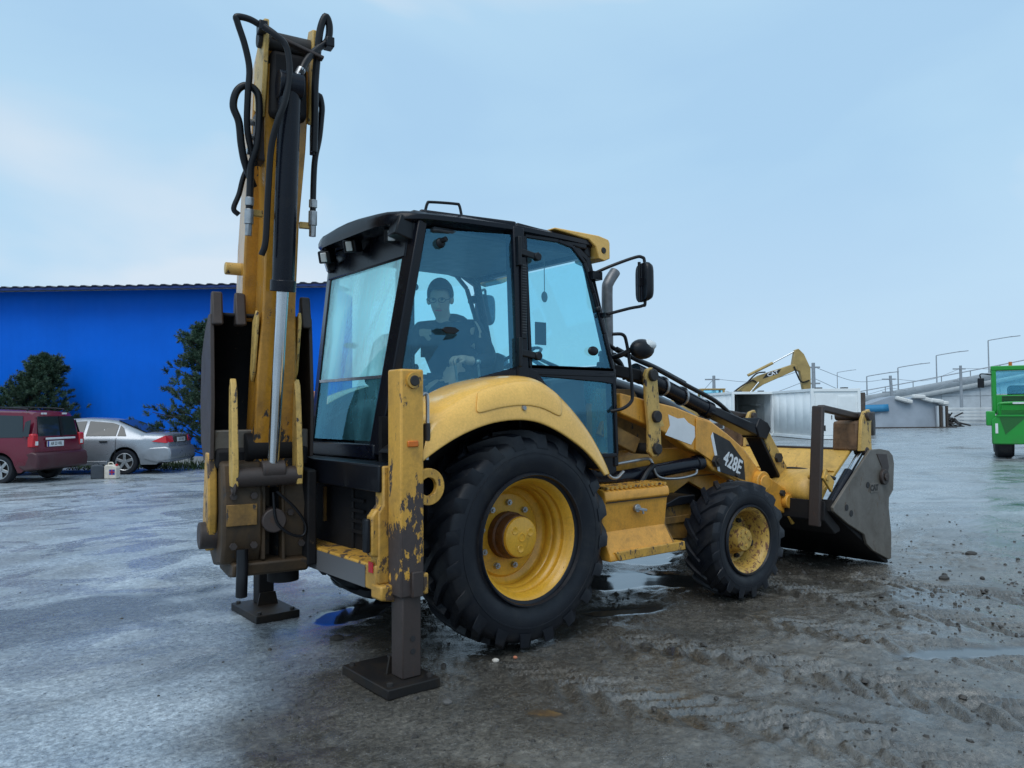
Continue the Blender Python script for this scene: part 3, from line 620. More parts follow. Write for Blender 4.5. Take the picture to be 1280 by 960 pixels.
und = [[(x, -y_ * 0.93, z_) , (x, y_ * 0.93, z_)] for (x, y_, z_) in [(r_[0][0], abs(r_[0][1]) / 0.93, r_[0][2]) for r_ in rows]]
rf.grid(und)
roof = rf.build('roof', 'black_cab', BL, smooth=40)
MB().box(-0.50, 0.78, -0.66, 0.66, 2.70, 2.735).build('roof_lining', 'cab_grey', CAB, bevel=0.02)
for s in S:   # tan front corner visors with lamp
    fv = MB().prism([(0.46, 2.842), (0.90, 2.842), (1.005, 2.825), (1.02, 2.80), (1.02, 2.68), (0.96, 2.655), (0.90, 2.67), (0.87, 2.755), (0.80, 2.80), (0.46, 2.828)], 'y', s * 0.50, s * 0.765).build('front_visor', 'paint_clean', BL, bevel=0.008)
    MB().box(1.012, 1.026, min(s * 0.56, s * 0.70), max(s * 0.56, s * 0.70), 2.705, 2.785).build('lamp_lens', 'clear_lens', fv, bevel=0.006)
    MB().cyl((0.95, s * 0.758, 2.735), (0.95, s * 0.771, 2.735), 0.028, 0.022, 16).build('side_lamp', 'machine_dark', fv)
    MB().tube([(-0.50, s * 0.55, 2.84), (-0.485, s * 0.56, 2.905), (-0.46, s * 0.57, 2.915), (-0.31, s * 0.63, 2.915), (-0.285, s * 0.64, 2.905), (-0.27, s * 0.645, 2.84)], 0.010, 8).build('roof_rail', 'black_plastic', BL)
# rear work lamps below the visor
def work_lamp(p, rz, big=False):
    l = MB().prism([(-0.05, -0.045), (0.05, -0.055), (0.05, 0.055), (-0.05, 0.045)], 'y', -0.05, 0.05).beam((0.0, 0, 0.04), (0.0, 0, 0.10), 0.03, 0.02).build('work_lamp', 'black_plastic', BL, bevel=0.012)
    MB().box(-0.058, -0.046, -0.024, 0.024, -0.034, 0.034).build('lamp_lens', 'clear_lens', l, bevel=0.006)
    l.location = p; l.rotation_euler = (0, R(-18), rz)
work_lamp((-0.735, 0.43, 2.68), R(35)); work_lamp((-0.72, 0.05, 2.70), R(32)); work_lamp((-0.66, -0.40, 2.70), R(55)); work_lamp((-0.64, 0.53, 2.64), R(-20))
MB().prism([(-0.76, 2.66), (-0.60, 2.62), (-0.60, 2.78), (-0.72, 2.79)], 'y', -0.615, -0.50).build('lamp_bracket', 'black_plastic', BL, bevel=0.01)
# panes
def pane(name, pts, mat, parent, th=0.006):
    return MB().add(pts, [tuple(range(len(pts)))]).build(name, mat, parent, smooth=0)
zs = 1.76
ql = lambda s, z, i: rp_(s, z, -0.035, -i)
pane('rear_window', [ql(-1, zs, 0.05), ql(1, zs, 0.05), ql(1, 2.66, 0.05), ql(-1, 2.66, 0.05)], 'cab_glass_fogged', CAB)
pane('rear_window', [ql(-1, 1.34, 0.05), ql(1, 1.34, 0.05), ql(1, zs - 0.012, 0.05), ql(-1, zs - 0.012, 0.05)], 'cab_glass_dirty', CAB)
MB().beam(ql(-1, zs - 0.006, 0.04), ql(1, zs - 0.006, 0.04), 0.014, 0.02).build('window_rail', 'zinc', CAB)
for s in S:
    w_ = pane('side_window', [rp_(s, 2.72, 0.06, 0.015), (0.065, s * 0.762, 2.735), (0.085, s * 0.785, 1.83), (-0.20, s * 0.745, 1.75), (-0.46, s * 0.675, 1.64), (-0.67, s * 0.585, 1.53), rp_(s, 1.52, 0.07, 0.015)], 'cab_glass', CAB)
    MB().ball((-0.445, s * 0.655, 2.63), 0.035, 0.02, 0.035, 14, 8).cyl((-0.445, s * 0.66, 2.64), (-0.43, s * 0.70, 2.65), 0.018).build('window_knob', 'black_plastic', w_)
    MB().prism([(-0.475, 2.055), (-0.44, 2.075), (-0.37, 2.075), (-0.335, 2.055), (-0.37, 2.032), (-0.44, 2.032)], 'y', s * 0.715, s * 0.695).build('window_latch', 'black_plastic', w_, bevel=0.005)
    # louvre strip on the B pillar
    lv = MB().box(0.105, 0.150, min(s * 0.80, s * 0.815), max(s * 0.80, s * 0.815), 2.02, 2.58).build('pillar_vent', 'black_plastic', CAB, bevel=0.004)
    for k in range(26): MB().beam((0.110, s * 0.819, 2.06 + k * 0.0185), (0.145, s * 0.819, 2.06 + k * 0.0185), 0.008, 0.006).build('vent_slat', 'cab_grey', lv)
    # door
    D = lambda x, z, o=0.0: V(x, s * (0.775 - 0.03 * max(0, (z - 1.85)) + o), z)
    out_ = [(0.205, 1.83), (0.185, 2.745), (0.50, 2.75), (0.64, 2.725), (0.755, 2.62), (0.84, 2.40), (0.94, 2.10), (1.02, 1.83)]
    dm = MB()
    for a, b_ in zip(out_, out_[1:] + out_[:1]): dm.beam(D(*a), D(*b_), 0.03, 0.034, (0, 1, 0))
    low_ = [(0.245, 1.79), (1.025, 1.79), (1.045, 1.19), (0.845, 1.19), (0.66, 1.395), (0.42, 1.61)]
    for a, b_ in zip(low_, low_[1:] + low_[:1]): dm.beam(D(*a), D(*b_), 0.03, 0.04, (0, 1, 0))
    dm.prism([(0.20, 1.77), (0.20, 1.845), (1.03, 1.845), (1.035, 1.72), (0.9, 1.735)], 'y', s * 0.768, s * 0.792)
    door = dm.build('door', 'black_cab', BL, bevel=0.006)
    pane('door_pane', [D(x, z, 0.004) for x, z in out_], 'cab_glass', door)
    pane('door_pane', [D(x, z, 0.004) for x, z in low_], 'cab_glass', door)
    for z_ in (2.615, 1.925):
        MB().beam((0.085, s * 0.815, z_ - 0.10), (0.085, s * 0.815, z_ + 0.10), 0.035, 0.03).beam((0.09, s * 0.815, z_), (0.25, s * 0.81, z_ - 0.02), 0.022, 0.045).cyl((0.25, s * 0.79, z_ - 0.02), (0.25, s * 0.83, z_ - 0.02), 0.030, n=16).build('hinge', 'black_plastic', door, bevel=0.006)
    MB().ball((0.80, s * 0.795, 1.965), 0.052, 0.02, 0.035, 14, 8).build('door_latch', 'black_plastic', door)
    MB().ball((0.865, s * 0.785, 2.28), 0.024, 0.02, 0.024, 12, 8).build('mirror_knob', 'black_plastic', door)
    MB().box(0.275, 0.375, min(s * 0.752, s * 0.758), max(s * 0.752, s * 0.758), 1.99, 2.15).build('sticker', 'machine_dark', door)
pane('front_window', [(1.06, -0.70, 1.88), (1.06, 0.70, 1.88), (0.845, 0.67, 2.66), (0.845, -0.67, 2.66)], 'cab_glass', CAB)
pane('front_window', [(1.075, -0.70, 1.20), (1.075, 0.70, 1.20), (1.06, 0.70, 1.82), (1.06, -0.70, 1.82)], 'cab_glass_dirty', CAB)
# grab rail, mirrors, indicator pod
MB().tube([(0.99, -0.80, 2.10), (1.06, -0.85, 2.095), (1.10, -0.85, 2.03), (1.135, -0.85, 1.85), (1.155, -0.85, 1.66), (1.14, -0.85, 1.59), (1.06, -0.84, 1.54), (0.98, -0.79, 1.52)], 0.013, 10).build('grab_rail', 'black_plastic', BL)
MB().tube([(0.99, 0.80, 2.10), (1.06, 0.85, 2.095), (1.135, 0.85, 1.85), (1.155, 0.85, 1.66), (1.06, 0.84, 1.54), (0.98, 0.79, 1.52)], 0.013, 10).build('grab_rail', 'black_plastic', BL)
for s in S:
    arm = MB().tube([(0.84, s * 0.76, 2.545), (0.93, s * 0.86, 2.60), (1.08, s * 0.95, 2.665), (1.13, s * 0.985, 2.67), (1.145, s * 1.0, 2.62), (1.145, s * 1.0, 2.34), (1.13, s * 0.985, 2.305), (1.05, s * 0.93, 2.285), (0.93, s * 0.82, 2.245)], 0.012, 10)
    arm.box(0.80, 0.90, min(s * 0.735, s * 0.80), max(s * 0.735, s * 0.80), 2.50, 2.56).box(0.90, 0.96, min(s * 0.75, s * 0.82), max(s * 0.75, s * 0.82), 2.225, 2.255)
    arm = arm.build('mirror_arm', 'black_plastic', BL)
    Mm = Matrix.Translation((1.145, s * 1.0, 2.48)) @ Matrix.Rotation(s * R(22), 4, 'Z')
    rows = []
    for xx, f in ((-0.030, 0.96), (-0.022, 1.0), (0.0, 1.0), (0.025, 0.9), (0.040, 0.6)):
        rw = []
        for k in range(24):
            a = 2 * math.pi * k / 24; c_, s_ = math.cos(a), math.sin(a)
            rw.append(Mm @ V(xx, 0.105 * f * math.copysign(abs(c_) ** 0.45, c_), 0.145 * f * math.copysign(abs(s_) ** 0.45, s_)))
        rows.append(rw + [rw[0]])
    mm_ = MB().grid(rows); mm_.add(rows[0][:-1], [tuple(range(24))]); mm_.add(rows[-1][:-1], [tuple(range(24))])
    hs_ = mm_.build('mirror_head', 'black_plastic', arm, smooth=50)
    MB().box(-0.055, -0.028, -0.02, 0.02, -0.03, 0.03).cyl((-0.045, 0, -0.15), (-0.045, 0, 0.15), 0.012).build('mirror_clamp', 'hose', arm).matrix_basis = Mm
    pod = MB().tube([(1.08, s * 0.72, 1.93), (1.10, s * 0.80, 1.95), (1.13, s * 0.87, 1.985)], 0.02, 10).ball((1.215, s * 0.90, 1.99), 0.115, 0.075, 0.078, 16, 10).build('headlamp', 'black_plastic', BL)
    MB().ball((1.255, s * 0.915, 2.02), 0.083, 0.064, 0.045, 14, 10).build('lamp_lens', 'clear_lens', pod)
# cab inside: seat, levers, steering wheel, consoles
MB().box(-0.12, 0.34, -0.24, 0.24, 1.42, 1.56).build('seat_cushion', 'seat_fabric', CAB, bevel=0.04, seg=3)
MB().prism([(0.26, 1.5), (0.36, 1.5), (0.43, 1.95), (0.35, 1.98)], 'y', -0.23, 0.23).build('seat_back', 'seat_fabric', CAB, bevel=0.03, seg=3)
MB().box(-0.05, 0.25, -0.17, 0.17, 1.10, 1.42).build('seat_base', 'black_plastic', CAB, bevel=0.02)
MB().prism([(-0.64, 1.10), (-0.68, 1.55), (-0.60, 1.62), (-0.48, 1.58), (-0.46, 1.10)], 'y', -0.16, 0.16).build('control_console', 'cab_grey', CAB, bevel=0.02)
MB().prism([(-0.30, 1.60), (-0.30, 1.66), (0.28, 1.72), (0.28, 1.62)], 'y', -0.46, -0.30).build('side_console', 'console_grey', CAB, bevel=0.015)
MB().prism([(0.55, 1.1), (0.60, 1.75), (0.95, 1.80), (1.0, 1.1)], 'y', -0.55, -0.28).build('side_console', 'cab_grey', CAB, bevel=0.03)
MB().cyl((0.98, 0, 1.3), (0.78, 0, 1.92), 0.05).build('steering_column', 'black_plastic', CAB)
mb = MB(); mb.lathe([(-0.014, 0.185), (0, 0.199), (0.014, 0.185), (0, 0.171)], ax='z', n=36, closed=True).cyl((-0.18, 0, 0), (0.18, 0, 0), 0.012).cyl((0, -0.18, 0), (0, 0, 0), 0.012)
o = mb.build('steering_wheel', 'black_plastic', CAB); o.location = (0.75, 0, 1.96); o.rotation_euler = (0, R(-28), 0)
for yy, xx in ((-0.36, -0.11), (-0.40, 0.06), (-0.20, -0.40), (0.18, -0.46)):
    MB().tube([(xx, yy, 1.63), (xx - 0.01, yy, 1.76), (xx - 0.03, yy - 0.01, 1.86)], 0.009, 8).ball((xx - 0.03, yy - 0.01, 1.88), 0.022).build('control_lever', 'zinc', CAB)
MB().cyl((0.62, -0.46, 2.70), (0.62, -0.46, 2.42), 0.003, n=6).ball((0.62, -0.46, 2.39), 0.032, 0.006, 0.042).build('air_freshener', 'console_grey', CAB)
MB().prism([(-0.66, 1.72), (-0.58, 2.02), (-0.50, 2.10), (-0.44, 1.98), (-0.44, 1.66)], 'y', -0.30, 0.05).build('headrest_cushion', 'seat_fabric', CAB, bevel=0.05, seg=3)

# ---------- tool box and steps
pf = [(-0.50, 0.965), (-0.96, 0.965), (-0.995, 0.950), (-1.005, 0.920), (-1.005, 0.885), (-0.985, 0.872), (-0.955, 0.66), (-1.045, 0.515), (-1.045, 0.465), (-0.5, 0.465)]
tb = MB().prism(pf, 'x', 0.70, 1.385).build('tool_box', 'paint', BL, bevel=0.008)
mb = MB()
for k in range(14): mb.prism([(-1.0, 0.9655), (-1.0, 0.982), (-0.80, 0.982), (-0.80, 0.9655)], 'x', 0.72 + k * 0.047, 0.745 + k * 0.047)
mb.build('step_tread', 'paint_chip', tb)
MB().box(0.72, 1.37, -0.996, -0.984, 0.868, 0.874).build('lid_gap', 'dark_gap', tb)
MB().cyl((1.04, -0.975, 0.81), (1.04, -1.0, 0.81), 0.03, n=16).beam((1.0, -1.005, 0.815), (1.12, -1.01, 0.79), 0.014, 0.02).beam((1.08, -1.008, 0.80), (1.085, -1.008, 0.765), 0.012, 0.016).build('latch', 'zinc', tb, bevel=0.003)
MB().prism([(0.78, 0.465), (0.74, 0.53), (1.49, 0.53), (1.50, 0.465)], 'y', -1.06, -0.80).build('step_plate', 'paint_chip', tb, bevel=0.006)
MB().prism([(-0.5, 0.96), (-0.955, 0.96), (-0.95, 0.66), (-1.04, 0.52), (-0.5, 0.52)], 'x', 1.386, 1.398).build('end_plate', 'paint_dirty', tb)
MB().box(0.62, 0.70, -0.78, -0.5, 0.48, 1.05).build('frame_bracket', 'paint_dirty', BL, bevel=0.01)
MB().tube([(0.86, -0.80, 1.16), (0.90, -0.84, 1.05), (1.0, -0.82, 1.02), (1.12, -0.78, 1.06)], 0.012, 8).build('door_stop_hose', 'zinc', BL)

# ---------- loader: arms, cylinders, linkage
ap = [(1.15, 1.66), (1.41, 1.615), (1.80, 1.55), (2.10, 1.468), (2.25, 1.435), (2.50, 1.31), (2.72, 1.185), (2.95, 0.985), (3.20, 0.86), (3.54, 0.70), (3.57, 0.60), (3.46, 0.50), (3.20, 0.60), (2.95, 0.735), (2.70, 0.85), (2.42, 0.965), (2.28, 1.00), (2.20, 1.06), (2.17, 1.14), (1.95, 1.20), (1.74, 1.315), (1.15, 1.50)]
for s in S:
    a_ = MB().prism(ap, 'y', s * 0.62, s * 0.735).build('loader_arm', 'paint', BL, bevel=0.012)
    mb = MB().prism([(2.05, 1.455), (2.25, 1.42), (2.50, 1.295), (2.70, 1.175), (2.86, 1.03), (2.86, 0.83), (2.70, 0.87), (2.42, 0.985), (2.22, 1.10), (2.03, 1.19)], 'y', s * 0.735, s * 0.747)
    mb.build('arm_plate', 'paint', a_, bevel=0.010)
    mb = MB().cyl((2.93, s * 0.60, 0.86), (2.93, s * 0.80, 0.86), 0.105, n=28).cyl((2.93, s * 0.80, 0.86), (2.93, s * 0.815, 0.86), 0.07, n=24).build('arm_boss', 'paint', a_, bevel=0.006)
    MB().cyl((3.36, s * 0.735, 0.66), (3.36, s * 0.79, 0.66), 0.065, n=20).build('arm_boss', 'paint', a_, bevel=0.006)
    mb = MB(); bolt(mb, (2.30, s * 0.747, 1.085), (0, s, 0), 0.055, 0.03); bolt(mb, (2.30, s * 0.777, 1.085), (0, s, 0), 0.03, 0.015); bolt(mb, (3.30, s * 0.735, 0.74), (0, s, 0), 0.03, 0.03); bolt(mb, (2.60, s * 0.747, 0.945), (0, s, 0), 0.02, 0.02)
    mb.build('pivot_bolt', 'machine_dark', a_)
    # model decal: dark wedge with white edge and lettering
    y_ = s * 0.7490
    MB().add([(2.265, y_, 1.335), (2.36, y_, 0.99), (2.72, y_, 0.895), (2.70, y_, 1.07), (2.50, y_, 1.25)], [(0, 1, 2, 3, 4)]).build('decal', 'ink_black', a_, smooth=0, solid=0.0015)
    MB().add([(2.235, y_, 1.30), (2.265, y_, 1.335), (2.36, y_, 0.99), (2.325, y_, 1.00)], [(0, 1, 2, 3)]).build('decal_edge', 'white_sticker', a_, smooth=0, solid=0.0015)
    xd = V(0.90, 0, -0.40) if s < 0 else V(-0.90, 0, 0.40)
    text_mesh('model_lettering', '428E', 0.178, 'white_sticker', a_, frame_matrix((2.535, s * 0.7512, 1.055), xd, V(0.40, 0, 0.90) if s < 0 else V(0.40, 0, 0.90)), sx=0.76, bold=0.004)
    MB().add([(1.70, y_, 1.49), (1.72, y_, 1.40), (1.66, y_, 1.325), (1.985, y_, 1.235), (2.04, y_, 1.30), (2.035, y_, 1.385), (1.95, y_, 1.42), (1.90, y_, 1.46), (1.82, y_, 1.455)], [tuple(range(9))]).build('torn_sticker', 'white_sticker', a_, smooth=0, solid=0.0015).location.y = s * -0.0115
    MB().add([(1.53, y_, 1.50), (1.57, y_, 1.53), (1.62, y_, 1.46), (1.65, y_, 1.40), (1.55, y_, 1.38)], [tuple(range(5))]).build('torn_sticker', 'paint_pale', a_, smooth=0, solid=0.0015).location.y = s * -0.0115
    # lift cylinder
    c_ = MB().cyl((1.10, s * 0.66, 0.99), (2.16, s * 0.68, 1.075), 0.058, n=24).cyl((2.10, s * 0.68, 1.07), (2.18, s * 0.68, 1.077), 0.066, n=24).cyl((1.06, s * 0.66, 0.99), (1.14, s * 0.66, 0.993), 0.064, n=24).build('lift_cylinder', 'cyl_black', BL, bevel=0.004)
    MB().cyl((2.16, s * 0.68, 1.075), (2.30, s * 0.68, 1.085), 0.032, n=20).build('cylinder_rod', 'chrome', c_)
    MB().tube([(1.00, s * 0.70, 0.93), (1.15, s * 0.76, 0.90), (1.30, s * 0.76, 0.93), (1.42, s * 0.745, 1.03), (1.50, s * 0.745, 1.09)], 0.026, 10).build('hose', 'hose', c_)
    MB().tube([(1.50, s * 0.735, 1.09), (1.58, s * 0.735, 0.99), (1.80, s * 0.74, 0.965), (2.02, s * 0.74, 0.985), (2.08, s * 0.72, 1.02)], 0.010, 8).tube([(0.98, s * 0.70, 1.10), (1.30, s * 0.72, 1.13), (1.46, s * 0.73, 1.14), (1.50, s * 0.74, 1.10)], 0.012, 8).build('steel_line', 'zinc', c_)
    # upright lever plate and back link
    lv = MB().prism([(1.365, 1.80), (1.39, 1.85), (1.45, 1.865), (1.50, 1.82), (1.53, 1.55), (1.545, 1.22), (1.51, 1.16), (1.44, 1.155), (1.395, 1.20), (1.40, 1.40), (1.375, 1.60)], 'y', s * 0.762, s * 0.80).build('lever_plate', 'paint_pale', BL, bevel=0.010)
    for x_, z_, r_ in ((1.44, 1.80, 0.048), (1.475, 1.475, 0.048), (1.475, 1.22, 0.045)):
        MB().cyl((x_, s * 0.55, z_), (x_, s * 0.83, z_), r_, n=16).build('lever_pin', 'machine_dark', lv, bevel=0.008)
    MB().beam((1.05, s * 0.60, 1.40), (1.40, s * 0.66, 1.24), 0.05, 0.13).build('back_link', 'paint_dirty', BL, bevel=0.01)
    MB().beam((1.40, s * 0.70, 1.80), (1.02, s * 0.62, 1.86), 0.06, 0.09).build('lever_arm', 'grimy_black', BL, bevel=0.01)
    # tilt linkage
    y_ = s * 0.55
    tc_ = MB().cyl((1.52, y_, 1.835), (2.45, y_, 1.53), 0.068, n=24).cyl((2.40, y_, 1.545), (2.48, y_, 1.52), 0.078, n=24).cyl((1.50, y_, 1.84), (1.60, y_, 1.81), 0.076, n=24).build('tilt_cylinder', 'cyl_black', BL, bevel=0.004)
    MB().beam((2.42, y_, 1.53), (3.20, y_, 1.30), 0.15, 0.075, w1=0.17, h1=0.11).build('link_guard', 'black_paint', tc_, bevel=0.012)
    MB().tube([(1.30, y_ - s * 0.0, 2.02), (1.50, y_ + s * 0.03, 1.94), (1.72, y_ + s * 0.05, 1.87), (2.10, y_ + s * 0.06, 1.735), (2.50, y_ + s * 0.06, 1.60), (2.85, y_, 1.45)], 0.020, 10).build('hose', 'hose', tc_)
    MB().tube([(1.22, y_ - s * 0.05, 2.08), (1.42, y_ - s * 0.05, 1.99), (1.75, y_ - s * 0.02, 1.90), (2.15, y_, 1.76)], 0.017, 10).build('hose', 'hose', tc_)
    MB().tube([(1.16, y_ - s * 0.05, 1.98), (1.32, y_, 1.92), (1.40, y_, 1.78)], 0.024, 10).build('hose', 'hose', tc_)
    for f in (0.35, 0.62):
        p0 = V(1.52, y_, 1.835).lerp(V(2.45, y_, 1.53), f); MB().lathe([(-0.012, 0.074), (-0.012, 0.084), (0.012, 0.084), (0.012, 0.074)], ax='x', n=20).build('hose_clamp', 'zinc', tc_).location = p0
    mb = MB().prism([(3.06, 1.36), (3.12, 1.45), (3.25, 1.40), (3.30, 1.34), (3.22, 1.24), (3.10, 1.26)], 'y', y_ - 0.095, y_ + 0.095); mb.build('link_bracket', 'black_paint', tc_, bevel=0.01)
    lk = MB().prism([(3.15, 1.335), (3.26, 1.36), (3.74, 0.79), (3.72, 0.70), (3.60, 0.68)], 'y', y_ - 0.075, y_ + 0.075).build('bucket_link', 'paint_pale', BL, bevel=0.012)
    MB().beam((3.12, y_, 1.30), (3.585, y_, 0.69), 0.165, 0.03, (0.8, 0, 0.6)).build('link_underside', 'black_paint', lk, bevel=0.006)
    mb = MB(); bolt(mb, (3.42, y_ + s * 0.075, 1.06), (0, s, 0), 0.05, 0.03); mb.build('pivot_bolt', 'machine_dark', lk)
MB().cyl((2.93, -0.62, 0.86), (2.93, 0.62, 0.86), 0.085, n=24).build('arm_cross_tube', 'paint', BL)
# ---------- loader bucket: tipped forward on its cutting edge
BW = 1.20
back = [(3.44, 0.60), (3.42, 0.66), (3.46, 0.74), (3.56, 0.82), (4.02, 1.12)]
mb = MB()
mb.prism([(3.42, 0.62), (3.44, 0.72), (3.56, 0.83), (4.01, 1.135), (4.05, 1.12), (3.62, 0.82), (3.50, 0.70), (3.50, 0.64), (4.43, 0.085), (4.46, 0.045), (4.42, 0.04)], 'y', -BW + 0.155, BW - 0.155)
LB = mb.build('loader_bucket', ['paint_bucket'], BL, bevel=0.008)
MB().prism([(3.40, 0.60), (3.44, 0.70), (3.50, 0.69), (4.42, 0.12), (4.45, 0.01), (4.40, 0.012)], 'y', -BW + 0.031, BW - 0.031).build('bucket_floor', 'grimy_black', LB, bevel=0.004)  # near-black colour puts in the shade of the tipped underside
MB().prism([(3.36, 0.70), (3.40, 0.60), (3.60, 0.44), (3.62, 0.40), (3.52, 0.38), (3.34, 0.52)], 'y', -BW + 0.06, BW - 0.06).build('bucket_heel', 'grimy_black', LB, bevel=0.01)  # dark like the floor, underside shade put into the colour
for s in S:
    y0, y1 = s * (BW - 0.03), s * BW
    sp = MB().prism([(4.085, 1.13), (4.28, 1.135), (4.46, 1.11), (4.535, 1.06), (4.56, 0.98), (4.53, 0.72), (4.44, 0.65), (4.43, 0.55), (4.47, 0.30), (4.455, 0.055), (4.41, 0.05), (4.10, 0.17), (3.98, 0.25), (3.94, 0.34), (3.64, 0.47), (3.40, 0.60), (3.39, 0.64)], 'y', y0, y1).build('side_plate', 'worn_steel', LB, bevel=0.006)
    mb = MB(); mb.cyl((4.32, y1, 0.86), (4.32, y1 + s * 0.03, 0.86), 0.075, n=24).cyl((4.32, y1 + s * 0.03, 0.86), (4.32, y1 + s * 0.045, 0.86), 0.04, n=6); mb.build('pivot_boss', 'rusty_steel', sp, bevel=0.006)
    MB().prism([(4.20, 1.09), (4.40, 1.08), (4.44, 0.95), (4.36, 0.80), (4.26, 0.82), (4.30, 0.95)], 'y', y1 - s * 0.001, y1 + s * 0.006).build('pivot_plate', 'rusty_steel', sp, bevel=0.004)
    mb = MB()
    for x_, z_ in ((3.70, 0.56), (4.02, 0.80), (3.62, 0.62)): mb.cyl((x_, y1 - s * 0.002, z_), (x_, y1 + s * 0.004, z_), 0.030, n=14)
    mb.build('plate_hole', 'dark_gap', sp)
    MB().box(4.06, 4.21, min(y1, y1 + s * 0.006), max(y1, y1 + s * 0.006), 0.72, 0.81).build('maker_plate', 'worn_steel', sp, bevel=0.003)
    text_mesh('plate_lettering', 'CAT', 0.075, 'machine_dark', sp, frame_matrix((4.135, y1 + s * 0.007, 0.765), V(1, 0, 0) if s < 0 else V(-1, 0, 0), V(0, 0, 1)), bold=0.004)
    # clam cylinder behind the side plate
    y_ = s * (BW - 0.095)
    cc = MB().cyl((3.50, y_, 0.63), (3.86, y_, 0.925), 0.052, n=22).build('clam_cylinder', 'cyl_black', LB, bevel=0.004)
    MB().cyl((3.85, y_, 0.917), (4.09, y_, 1.11), 0.032, n=18).build('cylinder_rod', 'chrome', cc)
    MB().cyl((4.10, y_ - 0.06, 1.115), (4.10, y_ + 0.06, 1.115), 0.042, n=16).build('rod_eye', 'rusty_steel', cc, bevel=0.006)
    # hinge lugs for arms and links
    for yy in (0.40, 0.62, 0.78):
        MB().prism([(3.62, 0.90), (3.75, 0.98), (3.64, 0.80), (3.52, 0.50), (3.40, 0.44), (3.34, 0.52)], 'y', s * yy - 0.014, s * yy + 0.014).build('hinge_lug', 'paint_bucket', LB, bevel=0.006)
# swollen torque section behind the bucket
rows = []
for k in range(13):
    a = math.pi * k / 12; rows.append([])
    for yy in np.linspace(-1, 1, 9):
        f = 1 - abs(yy) ** 4 * 0.6
        rows[-1].append((3.60 - 0.17 * math.sin(a) * f - 0.02 + 0.12 * math.cos(a), -0.72 + 0.26 * yy, 0.80 + 0.15 * math.cos(a) + 0.05 * math.sin(a)))
MB().grid(rows).build('torque_section', 'paint_bucket', LB, smooth=60)
MB().beam((4.03, -BW + 0.16, 1.135), (4.03, BW - 0.16, 1.135), 0.07, 0.022).build('top_lip', 'rusty_steel', LB, bevel=0.004)
MB().beam((3.72, -BW + 0.16, 0.92), (3.72, BW - 0.16, 0.92), 0.012, 0.06, (-0.5, 0, 0.8)).build('back_rib', 'paint_bucket', LB, bevel=0.004)
MB().tube([(3.52, -0.20, 0.86), (3.56, -0.45, 0.93), (3.60, -0.75, 0.95), (3.63, -1.0, 0.90), (3.66, -1.08, 0.87)], 0.016, 8).tube([(3.50, -0.42, 0.60), (3.47, -0.40, 0.78), (3.52, -0.30, 0.90)], 0.014, 8).build('hose', 'hose', LB)
# folded pallet forks on the bucket
for yy in (-1.0, 0.28):
    br = MB().prism([(4.06, 1.12), (3.98, 1.12), (4.02, 1.42), (4.08, 1.50), (4.17, 1.52), (4.21, 1.46), (4.19, 1.30), (4.20, 1.12)], 'y', yy - 0.16, yy - 0.125).build('fork_bracket', 'paint_pale', LB, bevel=0.006)
    MB().prism([(3.98, 1.12), (4.0, 1.40), (4.16, 1.42), (4.18, 1.12)], 'y', yy - 0.12, yy + 0.13).build('fork_block', 'rust_block', br, bevel=0.02)
    MB().cyl((4.13, yy - 0.19, 1.45), (4.13, yy + 0.16, 1.45), 0.042, n=16).build('fork_pin', 'rusty_steel', br, bevel=0.006)
    fk = MB().beam((4.14, yy - 0.05, 1.45), (3.47, yy - 0.05, 1.535), 0.075, 0.06).beam((3.435, yy - 0.05, 1.555), (3.33, yy - 0.05, 0.46), 0.112, 0.045, (1, 0, 0)).build('pallet_fork', 'rusty_steel', LB, bevel=0.012)
    MB().prism([(3.36, 0.90), (3.40, 0.98), (3.55, 0.86), (3.50, 0.76)], 'y', yy - 0.13, yy - 0.105).cyl((3.42, yy - 0.14, 0.90), (3.42, yy + 0.05, 0.90), 0.028, n=12).build('fork_stop', 'paint_bucket', fk, bevel=0.005)

# ---------- rear frame
rfm = MB().prism([(-0.96, 0.52), (-0.96, 0.68), (0.96, 0.68), (0.96, 0.52)][0:0] or [(-1.10, 0.52), (-1.10, 0.665), (-0.90, 0.665), (-0.90, 0.55)], 'y', -0.98, 0.98).build('rear_frame_beam', 'paint_chip', BL, bevel=0.010)
MB().box(-1.104, -1.100, -0.86, 0.30, 0.525, 0.650).build('reflective_band', 'reflect_band', rfm)
MB().box(-1.106, -1.101, -0.955, -0.905, 0.62, 0.68).build('reflector', 'red_lens', rfm)
MB().prism([(-1.08, 1.07), (-1.08, 1.225), (-0.90, 1.225), (-0.90, 1.07)], 'y', -0.98, 0.98).build('rear_frame_beam', 'black_paint', BL, bevel=0.010)
bk = MB().box(-0.93, -0.90, -0.84, 0.84, 0.66, 1.07).build('rear_plate', 'grimy_black', BL)
for k in range(4): MB().beam((-0.945, -0.55, 0.78 + k * 0.065), (-0.945, 0.25, 0.78 + k * 0.065), 0.012, 0.02).build('plate_rib', 'grimy_black', bk)
MB().beam((-0.96, -0.02, 0.80), (-0.96, -0.02, 1.03), 0.014, 0.02, (1, 0, 0)).build('support_rod', 'paint_dirty', bk)
